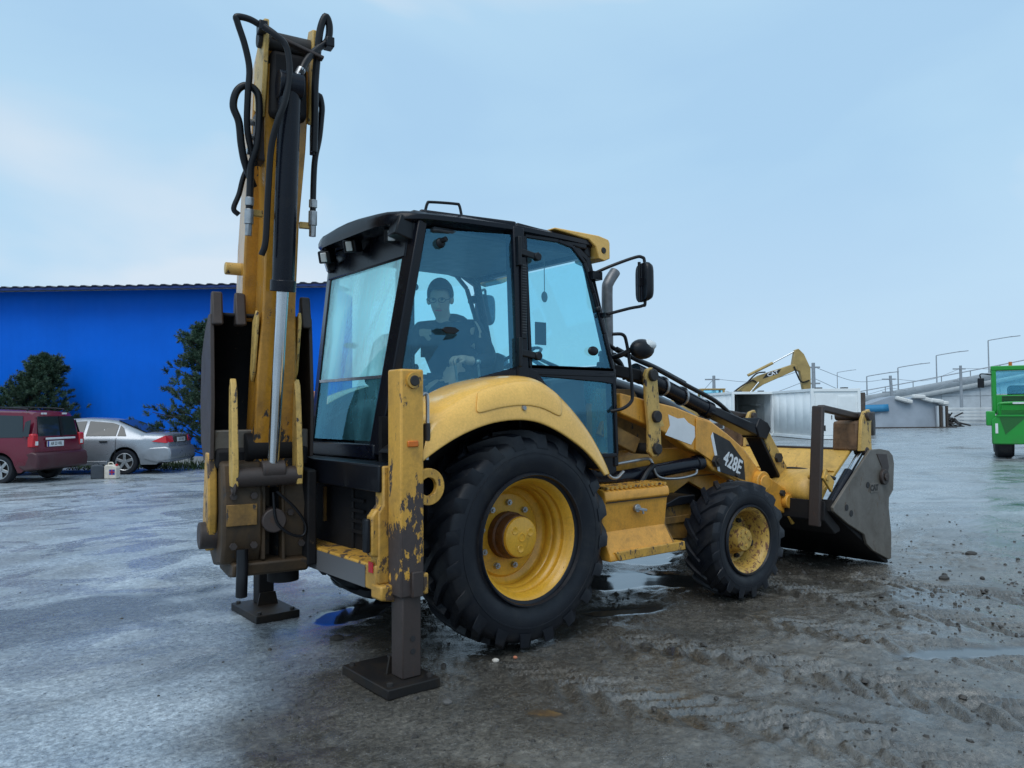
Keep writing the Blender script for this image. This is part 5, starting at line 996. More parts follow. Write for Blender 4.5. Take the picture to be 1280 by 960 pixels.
# ------------------------------------------------------------------ cars
def car(name, label, kind, loc, rz):
    van = kind == 'van'; C_ = thing(name, label, 'car', loc, rz)
    if van:
        X = [-0.80, -0.775, -0.74, -0.69, -0.60, -0.35, 0.6, 1.6, 2.25, 2.6, 3.05, 3.35, 3.62, 3.72]
        TOP = [0.62, 0.98, 1.10, 1.44, 1.575, 1.61, 1.64, 1.62, 1.52, 1.28, 1.04, 0.95, 0.78, 0.55]
        WR = [0.80, 0.80, 0.74, 0.67, 0.64, 0.64, 0.63, 0.62, 0.61, 0.66, 0.78, 0.74, 0.66, 0.60]
        W_ = [0.80, 0.83, 0.85, 0.86, 0.865, 0.87, 0.87, 0.87, 0.87, 0.865, 0.86, 0.84, 0.76, 0.68]
        BT = [0.60, 0.92, 0.94, 0.95, 0.955, 0.96, 0.96, 0.95, 0.94, 0.93, 0.92, 0.88, 0.74, 0.52]; wb, Rw, body, trk = 2.90, 0.315, 'car_red', 0.74
    else:
        X = [-1.08, -1.05, -1.00, -0.92, -0.45, -0.05, 0.32, 0.70, 1.2, 1.65, 2.1, 2.55, 3.0, 3.3, 3.46]
        TOP = [0.58, 0.80, 0.985, 1.01, 1.04, 1.21, 1.355, 1.41, 1.43, 1.40, 1.22, 0.99, 0.90, 0.78, 0.55]
        WR = [0.74, 0.76, 0.76, 0.76, 0.72, 0.62, 0.56, 0.55, 0.55, 0.555, 0.60, 0.74, 0.74, 0.66, 0.58]
        W_ = [0.76, 0.80, 0.82, 0.84, 0.86, 0.865, 0.866, 0.866, 0.866, 0.866, 0.866, 0.86, 0.84, 0.76, 0.66]
        BT = [0.56, 0.78, 0.90, 0.915, 0.925, 0.93, 0.93, 0.925, 0.92, 0.915, 0.91, 0.90, 0.84, 0.72, 0.52]; wb, Rw, body, trk = 2.715, 0.315, 'car_silver', 0.75
    f = lambda A, x: float(np.interp(x, X, A))
    xs = sorted(set(list(np.linspace(X[0], X[-1], 60)) + X + [a + Rw * 1.16 * math.cos(k * math.pi / 12) for a in (0, wb) for k in range(13)]))
    def zb(x):
        z = 0.24 + (0.06 if x < X[0] + 0.25 or x > X[-1] - 0.3 else 0)
        for a in (0, wb):
            d = abs(x - a)
            if d < Rw * 1.17: z = max(z, Rw + math.sqrt(max(0, (Rw * 1.17) ** 2 - d * d)))
        return z
    rows = []
    for x in xs:
        w_, b_, tp, wr, z0 = f(W_, x), f(BT, x), f(TOP, x), f(WR, x), zb(x); zc = max(z0 + 0.02, min(0.52, b_ - 0.04))
        half = [(w_ * 0.95, z0), (w_ * 0.995, max(z0 + 0.01, 0.40)), (w_, max(z0 + 0.03, 0.58)), (w_ * 0.985, max(z0 + 0.05, b_ * 0.90)), (w_ * 0.95, max(z0 + 0.06, b_)), (wr, tp - 0.055), (wr * 0.90, tp - 0.015), (wr * 0.5, tp), (0, tp + 0.008)]
        if tp - b_ < 0.12: half[5] = (w_ * 0.90, b_ + (tp - b_) * 0.6); half[6] = (w_ * 0.78, tp - 0.008); half[7] = (w_ * 0.4, tp)
        rows.append([(x, y, z) for y, z in half] + [(x, -y, z) for y, z in half[::-1][1:]])
    mb = MB().grid(rows); mb.add(rows[0], [tuple(range(len(rows[0])))]); mb.add(rows[-1], [tuple(range(len(rows[-1])))])
    B = mb.build('body', body, C_, smooth=38)
    MB().box(X[0] + 0.2, X[-1] - 0.2, -0.70, 0.70, 0.26, 0.55).build('underbody', 'machine_dark', C_)
    def sp(x, g, s, o=0.008):   # point on the side glass band
        w_, b_, tp, wr = f(W_, x) * 0.95, f(BT, x), f(TOP, x) - 0.055, f(WR, x); return V(x, s * (w_ + (wr - w_) * g + o), b_ + (tp - b_) * g + o * 0.4)
    if van: wins = [[(-0.52, 0.10), (0.42, 0.08), (0.42, 0.90), (-0.40, 0.90)], [(0.50, 0.08), (1.38, 0.08), (1.38, 0.90), (0.50, 0.90)], [(1.46, 0.08), (2.55, 0.06), (2.12, 0.88), (1.46, 0.90)]]
    else: wins = [[(-0.02, 0.12), (0.20, 0.10), (0.20, 0.92), (0.10, 0.80)], [(0.24, 0.10), (0.98, 0.10), (0.98, 0.94), (0.40, 0.94), (0.24, 0.90)], [(1.06, 0.10), (2.25, 0.10), (1.72, 0.92), (1.06, 0.94)]]
    for s in S:
        for w_ in wins: MB().add([sp(x, g, s) for x, g in w_], [tuple(range(len(w_)))]).build('side_window', 'car_glass', C_, smooth=0, solid=0.006)
        for x in ((0.46, 1.42, 2.45) if van else (0.22, 1.02, 2.15)):   # door gaps
            MB().tube([V(x, s * (f(W_, x) * 0.952 + 0.004), f(BT, x) - 0.01), V(x, s * (f(W_, x) * 0.987 + 0.003), 0.82), V(x, s * (f(W_, x) + 0.002), 0.62), V(x + 0.02, s * (f(W_, x) * 0.996 + 0.002), 0.36)], 0.006, 6, 4).build('door_gap', 'dark_gap', C_)
        for x in ((0.62, 1.60) if van else (0.42, 1.22)):
            y_ = f(W_, x) * 0.985; MB().box(x, x + 0.20, min(s * y_, s * (y_ + 0.03)), max(s * y_, s * (y_ + 0.03)), 0.81, 0.845).build('door_handle', 'black_plastic', C_, bevel=0.008)
        xm = 2.35 if van else 2.10
        MB().ball((xm, s * 0.97, 1.0), 0.06, 0.11, 0.075, 12, 8).build('wing_mirror', body, C_)
        MB().box(0.42, wb - 0.42, min(s * 0.845, s * 0.872), max(s * 0.845, s * 0.872), 0.235, 0.34).build('sill', 'car_bumper' if van else body, C_, bevel=0.01)
        if van: MB().tube([(-0.45, s * 0.60, 1.60), (-0.38, s * 0.60, 1.655), (0.6, s * 0.595, 1.695), (1.5, s * 0.585, 1.67), (1.6, s * 0.585, 1.62)], 0.018, 8).build('roof_rail', 'black_plastic', C_)
    if van:
        MB().add([(-0.760, -0.66, 1.04), (-0.760, 0.66, 1.04), (-0.686, 0.60, 1.48), (-0.686, -0.60, 1.48)], [(0, 1, 2, 3)]).build('rear_window', 'car_glass', C_, smooth=0, solid=0.012)
        MB().beam((-0.775, -0.12, 1.03), (-0.70, -0.12, 1.48), 0.09, 0.02).build('door_split', 'black_plastic', C_)
        for s in S:
            t0 = MB().prism([(-0.80, 0.80), (-0.80, 1.08), (-0.74, 1.10), (-0.66, 1.08), (-0.66, 0.80)], 'y', s * 0.70, s * 0.866).build('tail_lamp', 'red_lens', C_, bevel=0.02)
            MB().box(-0.812, -0.80, min(s * 0.72, s * 0.80), max(s * 0.72, s * 0.80), 0.84, 0.93).build('reversing_lens', 'clear_lens', t0)
            MB().add([(-0.70, s * 0.872, 1.04), (-0.55, s * 0.872, 1.04), (-0.56, s * 0.795, 1.36), (-0.655, s * 0.755, 1.40)], [(0, 1, 2, 3)]).build('quarter_trim', 'car_glass', C_, smooth=0, solid=0.008)
        bp = MB().prism([(-0.90, 0.32), (-0.92, 0.50), (-0.88, 0.66), (-0.78, 0.70), (-0.45, 0.66), (-0.42, 0.36), (-0.6, 0.28)], 'y', -0.86, 0.86).build('rear_bumper', 'car_bumper', C_, bevel=0.04, seg=3)
        MB().box(-0.832, -0.80, -0.50, 0.48, 0.955, 1.0).build('trunk_trim', 'plate_white', C_, bevel=0.008)
        pl = MB().box(-0.828, -0.81, -0.10, 0.44, 0.80, 0.925).build('number_plate', 'plate_white', C_); MB().box(-0.8305, -0.828, 0.395, 0.44, 0.802, 0.923).build('plate_band', 'ink_blue', pl)
        text_mesh('plate_lettering', 'AR 23 VRL', 0.105, 'ink_black', pl, frame_matrix((-0.830, 0.145, 0.862), V(0, -1, 0), V(0, 0, 1)), sx=0.80)
        for y_ in (-0.38, -0.30, 0.30, 0.40): MB().box(-0.668, -0.655, y_ - 0.035, y_ + 0.035, 1.525, 1.565).build('roof_edge_sticker', 'white_sticker', C_)
    else:
        MB().add([(-0.44, -0.64, 1.055), (-0.44, 0.64, 1.055), (0.30, 0.50, 1.365), (0.30, -0.50, 1.365)], [(0, 1, 2, 3)]).build('rear_window', 'car_glass', C_, smooth=0, solid=0.014)
        for s in S:
            MB().add([(-1.068, s * 0.50, 0.80), (-1.045, s * 0.52, 0.95), (-0.985, s * 0.80, 0.965), (-0.68, s * 0.868, 0.82), (-0.85, s * 0.868, 0.80), (-1.03, s * 0.83, 0.78)], [(0, 1, 2), (0, 2, 5), (5, 2, 3, 4)]).build('tail_lamp', 'red_lens', C_, smooth=0, solid=0.02)
        MB().prism([(-1.13, 0.36), (-1.15, 0.52), (-1.12, 0.66), (-1.02, 0.70), (-0.62, 0.68), (-0.40, 0.60), (-0.42, 0.36), (-0.8, 0.28)], 'y', -0.855, 0.855).build('rear_bumper', body, C_, bevel=0.05, seg=3)
        pl = MB().box(-1.088, -1.07, -0.26, 0.26, 0.80, 0.91).build('number_plate', 'plate_white', C_)
        text_mesh('plate_lettering', 'B 35 VAS', 0.10, 'ink_black', pl, frame_matrix((-1.090, 0, 0.855), V(0, -1, 0), V(0, 0, 1)), sx=0.85)
        MB().box(-1.072, -1.05, -0.42, 0.42, 0.78, 0.94).build('plate_recess', 'machine_dark', C_, bevel=0.01)
    for a in (0, wb):
        for s in S:
            ty = MB().lathe([(-0.09, 0.20), (-0.10, 0.24), (-0.095, Rw - 0.02), (-0.07, Rw), (0.07, Rw), (0.095, Rw - 0.02), (0.10, 0.24), (0.09, 0.20)], n=40).build('tyre', 'rubber', C_, smooth=40); ty.location = (a, s * (trk + 0.01), Rw)
            rm = MB().lathe([(s * 0.092, 0.218), (s * 0.088, 0.20), (s * 0.05, 0.19), (s * 0.02, 0.05), (s * 0.02, 0.0)], n=40).build('rim', 'machine_dark', ty, smooth=40)
            for k in range(5 if not van else 6):
                an = 2 * math.pi * k / (5 if not van else 6) + 0.3
                MB().beam((math.cos(an) * 0.03, s * 0.078, math.sin(an) * 0.03), (math.cos(an) * 0.205, s * 0.086, math.sin(an) * 0.205), 0.075, 0.02, (0, 1, 0), w1=0.065).build('spoke', 'zinc', ty, bevel=0.006)
            MB().lathe([(s * 0.10, 0.0), (s * 0.10, 0.05), (s * 0.07, 0.06)], n=20).build('hub_cap', 'zinc', ty)
            MB().lathe([(s * 0.095, 0.222), (s * 0.098, 0.212), (s * 0.090, 0.198)], n=40).build('rim_edge', 'zinc', ty)
    return C_
car('estate_car', 'dark red estate car with roof rails, rear end towards the yard', 'van', (-0.835, 16.13, 0), R(136))
car('sedan_car', 'silver saloon car parked between the red estate car and the pine', 'sedan', (1.80, 17.20, 0), R(144))

# jerry cans
def jerry(loc, rz, mat, label, lab):
    o = thing('jerry_can', label, 'jerry can', loc, rz, 'jerry cans in front of the parked cars'); o.scale = (0.85, 0.85, 0.82)
    MB().prism([(-0.17, 0.0), (-0.17, 0.36), (-0.14, 0.40), (0.06, 0.40), (0.17, 0.34), (0.17, 0.0)], 'y', -0.12, 0.12).build('can_body', mat, o, bevel=0.03, seg=3)
    MB().tube([(-0.11, 0, 0.39), (-0.10, 0, 0.45), (0.0, 0, 0.46), (0.04, 0, 0.39)], 0.016, 8).build('handle', mat, o)
    MB().cyl((0.11, 0, 0.36), (0.135, 0, 0.415), 0.035, n=14).build('cap', 'ink_red' if lab else 'dark_can', o)
    if lab:
        l = MB().box(-0.02, 0.13, -0.125, -0.1215, 0.12, 0.27).build('can_label', 'ink_blue', o)
        MB().box(-0.02, 0.13, -0.128, -0.1255, 0.18, 0.21).build('label_stripe', 'ink_red', l); MB().box(0.04, 0.07, -0.128, -0.1255, 0.12, 0.27).build('label_stripe', 'ink_red', l)
rzj = math.atan2(rh.y, rh.x)
jerry((0.52, 15.53, 0), rzj + 0.5, 'dark_can', 'dark grey plastic jerry can beside the white one', False)
jerry((0.79, 15.32, 0), rzj, 'white_can', 'dirty white jerry can with blue and red label', True)
# orange box between warehouse and machine
ob = thing('orange_tank', 'salmon orange steel tank near the warehouse corner, half hidden by the bucket', 'tank', (5.42, 15.12, 0), math.atan2(wd.y, wd.x))
MB().box(-0.55, 0.42, -0.4, 0.4, 0.12, 2.10).build('tank_body', 'orange_panel', ob, bevel=0.04); MB().box(-0.5, 0.38, -0.35, 0.35, 0, 0.12).build('skid', 'machine_dark', ob); MB().cyl((0, 0, 2.10), (0, 0, 2.2), 0.2).build('lid', 'machine_dark', ob)

# ------------------------------------------------------------------ pines
def pine(label, loc, h, rad, seed, low=0.12):
    rnd = random.Random(seed); o = thing('pine_tree', label, 'tree', loc, 0, 'pines in front of the blue warehouse')
    tr_ = MB(); pts = [V(rnd.uniform(-.06, .06) * k, rnd.uniform(-.06, .06) * k, h * 0.95 * k / 6) for k in range(7)]
    for k in range(6): tr_.cyl(pts[k], pts[k + 1], 0.11 * (1 - k / 7), 0.11 * (1 - (k + 1) / 7), 9, False)
    nd = MB()
    nv, nf = [], []
    def tuft(c, d, L, n=16):
        a = d.orthogonal().normalized(); b_ = d.cross(a)
        for i in range(n):
            t_ = rnd.uniform(0, 6.283); sp_ = rnd.uniform(0.25, 1.0); q = (d * rnd.uniform(0.3, 1.0) + (a * math.cos(t_) + b_ * math.sin(t_)) * sp_).normalized()
            l = L * rnd.uniform(0.6, 1.1); wv = q.cross(V(rnd.uniform(-1, 1), rnd.uniform(-1, 1), rnd.uniform(-1, 1))).normalized() * 0.012
            k0 = len(nv); nv.extend([tuple(c - wv), tuple(c + wv), tuple(c + q * l)]); nf.append((k0, k0 + 1, k0 + 2))
    nb = 84
    for i in range(nb):
        u = low + (0.98 - low) * (i / nb) ** 0.85; z = h * u * 0.97; an = i * 2.4 + rnd.uniform(-.4, .4)
        env = rad * (1 - u) ** 0.85 * (0.55 + 0.6 * min(1, u / 0.3)) * rnd.uniform(0.62, 1.15) + 0.12
        base = pts[min(5, int(u * 6))].lerp(pts[min(6, int(u * 6) + 1)], (u * 6) % 1); base.z = z
        tip = base + V(math.cos(an) * env, math.sin(an) * env, env * rnd.uniform(0.15, 0.55)); tr_.cyl(base, tip, 0.028, 0.008, 5, False)
        for k in range(12):
            s_ = rnd.uniform(0.25, 1.0); c = base.lerp(tip, s_) + V(rnd.gauss(0, .12), rnd.gauss(0, .12), rnd.gauss(0.03, .09)) * (0.5 + env)
            dd = ((tip - base).normalized() + V(rnd.gauss(0, .5), rnd.gauss(0, .5), rnd.uniform(0, .8))).normalized(); L_ = rnd.uniform(0.10, 0.20)
            for j in range(4): tuft(c + dd * j * 0.055, dd, L_ * (1.1 - j * 0.12), 15)
    for j in range(8): tuft(V(pts[6].x, pts[6].y, h * (0.9 + 0.014 * j)), uz, 0.16, 14)
    tr_.build('trunk', 'bark', o, smooth=50)
    me = bpy.data.meshes.new('crown'); me.from_pydata(nv, [], nf); me.materials.append(MAT['needles']); c = bpy.data.objects.new('crown', me); COL.objects.link(c); c.parent = o
pine('broad low pine behind the red estate car', (-0.05, 21.45, 0), 3.25, 1.30, 3, 0.06)
pine('taller pine beside the rear of the silver car', (3.75, 17.35, 0), 4.2, 1.75, 9, 0.05)
pine('young pine at the left end of the blue wall', (-2.35, 23.3, 0), 3.1, 1.3, 21, 0.06)
# grass strip at the wall
gv, gf = [], []
for i in range(5200):
    u = random.uniform(0.25, 1.0); p = WA.lerp(WB, u) + wn_ * random.uniform(0.1, 2.6) * (1.0 if u > .72 else .5); a = random.uniform(0, 6.28); h = random.uniform(0.04, 0.20); d = V(math.cos(a), math.sin(a), 0) * 0.02
    k = len(gv); gv += [tuple(p - d), tuple(p + d), tuple(p + V(random.uniform(-.08, .08), random.uniform(-.08, .08), h))]; gf.append((k, k + 1, k + 2))
me = bpy.data.meshes.new('grass'); me.from_pydata(gv, [], gf); me.materials.append(MAT['grass']); g = bpy.data.objects.new('grass', me); COL.objects.link(g); tag(g, 'short weeds along the foot of the blue wall', 'grass', kind='stuff')

# ------------------------------------------------------------------ containers
def container(label, corner, ang, open_end=False):
    """corner = near right-hand bottom corner of the end that faces the yard; x runs into the depth, y to the left"""
    L_, W_, H_ = 6.06, 2.44, 2.55; o = thing('site_container', label, 'container', corner, ang, 'white site containers'); wt = 'container_white'
    for (x, y) in ((0.05, 0.05), (0.05, W_ - 0.05), (L_ - 0.05, 0.05), (L_ - 0.05, W_ - 0.05)): MB().box(x - 0.07, x + 0.07, y - 0.07, y + 0.07, 0.0, H_).build('corner_post', wt, o, bevel=0.01)
    for z in (0.08, H_ - 0.08):
        for y in (0.04, W_ - 0.04): MB().box(0.12, L_ - 0.12, y - 0.05, y + 0.05, z - 0.07, z + 0.07).build('rail', wt, o, bevel=0.008)
        for x in (0.04, L_ - 0.04): MB().box(x - 0.05, x + 0.05, 0.12, W_ - 0.12, z - 0.07, z + 0.07).build('rail', wt, o, bevel=0.008)
    for y in (0.06, W_ - 0.06):
        xs_ = []; x = 0.13
        while x < L_ - 0.2: xs_ += [(x, 0), (x + 0.01, 0.004), (x + 1.15, 0.004), (x + 1.16, 0)]; x += 1.18
        MB().grid([[(a, y + b_ * (1 if y > 1 else -1), 0.14) for a, b_ in xs_], [(a, y + b_ * (1 if y > 1 else -1), H_ - 0.14) for a, b_ in xs_]]).build('side_wall', wt, o, smooth=20, solid=0.02)
    MB().box(0.1, L_ - 0.1, 0.08, W_ - 0.08, H_ - 0.10, H_ - 0.05).build('roof', wt, o); MB().box(0.1, L_ - 0.1, 0.08, W_ - 0.08, 0.02, 0.10).build('floor', 'container_inside', o)
    MB().box(L_ - 0.10, L_ - 0.06, 0.12, W_ - 0.12, 0.14, H_ - 0.14).build('back_wall', 'container_inside', o)
    if not open_end:
        MB().box(0.055, 0.09, 0.12, W_ - 0.12, 0.15, H_ - 0.15).build('end_wall', wt, o)
        d = MB().box(0.015, 0.05, 1.32, 2.22, 0.20, 2.28).build('door', wt, o, bevel=0.01); MB().box(-0.005, 0.015, 1.42, 1.46, 1.0, 1.2).build('handle', 'machine_dark', d); MB().box(0.008, 0.0155, 1.75, 1.92, 0.42, 0.70).build('door_mark', 'machine_dark', d)
        w_ = MB().box(0.02, 0.05, 0.25, 1.10, 0.95, 2.20).build('shutter', wt, o, bevel=0.01); MB().box(0.014, 0.022, 0.32, 1.03, 0.92, 1.30).build('pane', 'car_glass', w_)
        for k in range(8): MB().box(0.012, 0.02, 0.28, 1.07, 1.36 + k * 0.10, 1.44 + k * 0.10).build('shutter_slat', wt, w_)
    else:
        MB().box(2.0, 3.2, 0.2, 1.2, 0.12, 0.85).build('stored_crate', 'machine_dark', o); MB().box(1.5, 4.5, 0.12, 0.5, 1.75, 1.82).build('shelf', 'container_inside', o)
    for k in (0.6, 1.9): MB().box(0.3, 0.6, k - 0.15, k + 0.15, H_ - 0.05, H_ + 0.06).build('roof_fitting', 'machine_dark', o, bevel=0.02)
    return o
cx_ = V(34.52, 14.60, 0); cl_ = V(32.62, 16.10, 0); yd = (cl_ - cx_).normalized(); ang = math.atan2(-yd.x, yd.y)   # local +y -> yd
container('white site container with door and roller shutter on its front end', cx_, ang)
container('white site container with open dark front, left of the closed one', (36.3, 20.6, 0), ang + 0.05, True)

# ------------------------------------------------------------------ tracked excavator behind the containers
EX = thing('tracked_excavator', 'yellow tracked excavator with bent boom behind the white containers', 'excavator', (39.3, 28.0, 0), math.atan2(-0.62, 0.78)); EX.scale = (1.20, 1.10, 1.04)
for s in S: MB().prism([(-1.9, 0.35), (-1.6, 0.05), (1.6, 0.05), (1.9, 0.35), (1.7, 0.85), (-1.7, 0.85)], 'y', s * 0.8, s * 1.35).build('track', 'machine_dark', EX, bevel=0.05)
MB().box(-2.2, 1.2, -1.3, 1.3, 1.0, 1.75).build('house', 'yellow_far', EX, bevel=0.06); MB().box(-2.3, -0.9, -1.25, 1.25, 1.75, 2.1).build('counterweight', 'yellow_far', EX, bevel=0.1)
cbx = MB()
for x, y in ((0.1, 0.35), (1.3, 0.35), (0.1, 1.25), (1.3, 1.25)): cbx.box(x - 0.06, x + 0.06, y - 0.06, y + 0.06, 1.75, 2.75)
cbx.box(0.0, 1.4, 0.28, 1.3, 2.75, 2.85); cbx.box(0.04, 1.36, 0.3, 1.28, 1.7, 2.0); c1 = cbx.build('cab', 'yellow_far', EX, bevel=0.02); MB().box(0.12, 1.30, 0.31, 1.22, 2.0, 2.72).build('cab_pane', 'cab_glass', c1)
MB().prism([(0.5, 1.2), (0.9, 1.75), (2.6, 3.35), (3.1, 3.65), (5.0, 4.35), (5.25, 4.25), (5.2, 4.0), (3.3, 3.05), (2.9, 2.75), (1.2, 1.15)], 'y', -0.55, -0.10).build('boom', 'yellow_far', EX, bevel=0.03)
MB().prism([(4.95, 4.35), (5.1, 5.25), (5.3, 5.35), (5.6, 5.0), (5.95, 4.1), (5.95, 2.6), (5.55, 2.6), (5.35, 3.9), (5.0, 4.0)], 'y', -0.52, -0.14).build('stick', 'yellow_far', EX, bevel=0.03)
sc_ = MB().cyl((2.5, -0.32, 3.65), (3.9, -0.32, 4.45), 0.09).build('stick_cylinder', 'yellow_far', EX); MB().cyl((3.9, -0.32, 4.45), (5.15, -0.32, 5.2), 0.045).build('cylinder_rod', 'chrome', sc_)
bc_ = MB().cyl((1.6, -0.7, 1.3), (2.4, -0.7, 2.4), 0.09).build('lift_cylinder', 'yellow_far', EX); MB().cyl((2.4, -0.7, 2.4), (3.0, -0.7, 3.2), 0.05).build('cylinder_rod', 'chrome', bc_)
dc = MB().prism([(3.25, 3.42), (3.5, 3.80), (4.3, 4.05), (4.1, 3.72)], 'y', -0.557, -0.552).build('decal', 'ink_black', EX); text_mesh('decal_lettering', 'CAT', 0.32, 'white_sticker', dc, frame_matrix((3.82, -0.56, 3.75), V(0.94, 0, 0.34), V(-0.34, 0, 0.94)), bold=0.01)
for pts in ([(2.4, -0.58, 3.2), (2.9, -0.62, 3.75), (3.4, -0.6, 3.85)], [(5.0, -0.6, 4.2), (5.15, -0.62, 3.7), (5.4, -0.6, 3.2), (5.85, -0.56, 3.3)], [(1.0, -0.6, 1.9), (1.8, -0.64, 2.75), (2.6, -0.6, 3.3), (2.9, -0.6, 3.2)]): MB().tube(pts, 0.045, 8).build('hose', 'hose', EX)
MB().prism([(5.45, 2.6), (5.95, 2.6), (6.2, 1.9), (5.9, 1.3), (5.2, 1.5)], 'y', -0.9, 0.25).build('bucket', 'machine_dark', EX, bevel=0.04)

# ------------------------------------------------------------------ far right: ramp, stacks, poles, lamps
RP0, RP1 = V(84.0, 50.5, 0), V(110.0, 8.0, 0); rd = (RP1 - RP0).normalized(); rl = (RP1 - RP0).length
RA = thing('bridge_ramp', 'long concrete bridge ramp with panelled retaining wall rising to the right', 'bridge', RP0, math.atan2(rd.y, rd.x))
def rz_(x): return 1.2 + 0.168 * x + (0.0007 * x * x)
n_ = 60; rows = [[(rl * k / n_, 0, -0.5), (rl * k / n_, 0, rz_(rl * k / n_) - 1.25)] for k in range(n_ + 1)]; MB().grid(rows).build('wall_core', 'concrete', RA)
x = 0.0
while x < rl - 2:
    z = 0.0
    while z < rz_(x) - 1.3:
        zt = min(z + 1.44, rz_(x) - 1.28); MB().box(x + 0.02, x + 1.96, -0.12, -0.002, z + 0.02, zt - 0.02).build('wall_panel', 'concrete', RA) if zt - z > 0.25 else None
        z += 1.46
    x += 2.0
rows = [[(rl * k / n_, -0.55, rz_(rl * k / n_) - 1.25), (rl * k / n_, -0.55, rz_(rl * k / n_) - 0.75), (rl * k / n_, 9, rz_(rl * k / n_) - 0.75)] for k in range(n_ + 1)]; MB().grid(rows).build('deck_edge', 'concrete_light', RA, smooth=20, solid=0.05)
rows = [[(rl * k / n_, -0.50, rz_(rl * k / n_) - 0.75), (rl * k / n_, -0.50, rz_(rl * k / n_) + 0.15), (rl * k / n_, -0.30, rz_(rl * k / n_) + 0.15)] for k in range(n_ + 1)]; MB().grid(rows).build('parapet', 'concrete', RA, smooth=20, solid=0.05)
rows = [[(rl * k / n_, -0.45, rz_(rl * k / n_) + 0.75), (rl * k / n_, -0.40, rz_(rl * k / n_) + 0.85)] for k in range(n_ + 1)]; MB().grid(rows).build('guard_rail', 'pole_grey', RA, solid=0.04)
for k in range(0, int(rl), 3): MB().box(k - 0.05, k + 0.05, -0.45, -0.38, rz_(k) + 0.1, rz_(k) + 0.85).build('rail_post', 'pole_grey', RA)
def lamp(label, x, y, h, dirx):
    o = thing('street_lamp', label, 'street lamp', (x, y, 0), 0, 'street lamps on the bridge ramp'); MB().cyl((0, 0, 0), (0, 0, h), 0.12, 0.07, 8).build('pole', 'pole_grey', o)
    d = rh * dirx; MB().tube([(0, 0, h - 0.02), (d.x * 0.3, d.y * 0.3, h + 0.12), (d.x * 3, d.y * 3, h + 0.55)], 0.06, 6).build('arm', 'pole_grey', o); MB().beam((d.x * 2.8, d.y * 2.8, h + 0.50), (d.x * 3.9, d.y * 3.9, h + 0.62), 0.28, 0.10).build('lamp_head', 'pole_grey', o)
for lb, x, y, h in (('farthest street lamp on the ramp, nearest the white container', 89.9, 42.3, 5.4), ('street lamp above the grey tarpaulin pile', 92.9, 39.9, 6.45), ('tall street lamp between the leaning pole and the straight pole', 96.5, 36.9, 7.9), ('tallest street lamp, just above the green machine', 101.5, 32.9, 9.7), ('tiny far street lamp above the white container', 150, 79, 9.0)): lamp(lb, x, y, h, 1)
def upole(label, x, y, h, lean=0.0):
    o = thing('utility_pole', label, 'utility pole', (x, y, 0), 0, 'utility poles'); t_ = rh * (-lean); MB().cyl((0, 0, 0), (t_.x, t_.y, h), 0.18, 0.13, 10).build('pole', 'pole_grey', o)
    for k, z in ((0, h - 0.35), (1, h - 1.6)): MB().beam((t_.x - rh.x * 0.8, t_.y - rh.y * 0.8, z), (t_.x + rh.x * 0.5, t_.y + rh.y * 0.5, z), 0.10, 0.12).build('cross_arm', 'pole_grey', o)
    return V(x + t_.x, y + t_.y, h - 0.3)
tops = [upole('utility pole left of the excavator cab', 54.6, 38.5, 4.6), upole('utility pole rising behind the white container', 52.4, 27.5, 5.1), upole('leaning utility pole above the blue tarpaulin', 72.3, 30.8, 4.7, 0.25), upole('straight utility pole in front of the ramp wall', 82.8, 28.8, 5.9)]
tops = [V(61.5, 47.0, 3.5)] + tops + [V(100, 22, 7.2)]
for i, (a, b_) in enumerate(zip(tops, tops[1:])):
    for dz in (0.0, -0.9):
        m_ = a.lerp(b_, 0.5) - V(0, 0, 0.7 - dz * 0.3); o = MB().tube([a + V(0, 0, dz), m_ + V(0, 0, dz), b_ + V(0, 0, dz)], 0.022, 5, 8).build('overhead_wire', 'pole_grey'); tag(o, '%s overhead wire of the %s span between the utility poles' % ('upper' if dz == 0 else 'lower', ('leftmost', 'second', 'third', 'fourth', 'rightmost')[i]), 'wire', 'overhead wires')
# tarpaulin covered pile
TP0, TP1 = V(55.2, 25.4, 0), V(60.6, 21.2, 0); td = (TP1 - TP0).normalized(); tl_ = (TP1 - TP0).length
TP = thing('covered_pile', 'big pile wrapped in grey tarpaulin with torn white top', 'pile', TP0, math.atan2(td.y, td.x))
rnd = random.Random(5)
topz = [1.75, 1.80, 1.95, 2.15, 2.35, 2.50, 2.30, 2.25, 2.45, 2.40, 2.3, 2.15, 1.95]; rows = []
for k, zt in enumerate(topz):
    x = tl_ * k / 12; rows.append([(x, -0.2 + rnd.uniform(-.1, .1), -0.1), (x + rnd.uniform(-.1, .1), 0.05 + rnd.uniform(-.08, .08), zt * 0.55), (x, 0.2, zt), (x, 2.6, zt - 0.1), (x, 3.0, -0.1)])
tq = MB().grid(rows); tq.add(rows[0], [(0, 1, 2, 3, 4)]); tq.add(rows[-1], [(0, 1, 2, 3, 4)]); tq.build('tarpaulin', 'tarp_grey', TP, smooth=30)
rows = [[(a, -0.12, 1.25 + 0.02 * a), (a, 0.0, 1.78 + 0.03 * a)] for a in (-0.1, 0.6, 1.2, 1.8, 2.3)]; MB().grid(rows).build('blue_cover', 'tarp_blue', TP, solid=0.04)
for k, (x, z, l) in enumerate(((2.9, 2.35, 0.8), (3.5, 2.15, 0.6), (4.2, 2.45, 0.9), (4.9, 2.32, 0.8), (5.6, 2.15, 0.9), (6.2, 1.95, 0.7))):
    MB().beam((x, 0.0, z), (x + l, -0.1, z - 0.25 + 0.1 * k % 0.3), 0.5, 0.30).build('torn_flap', 'foam_white', TP, bevel=0.08)
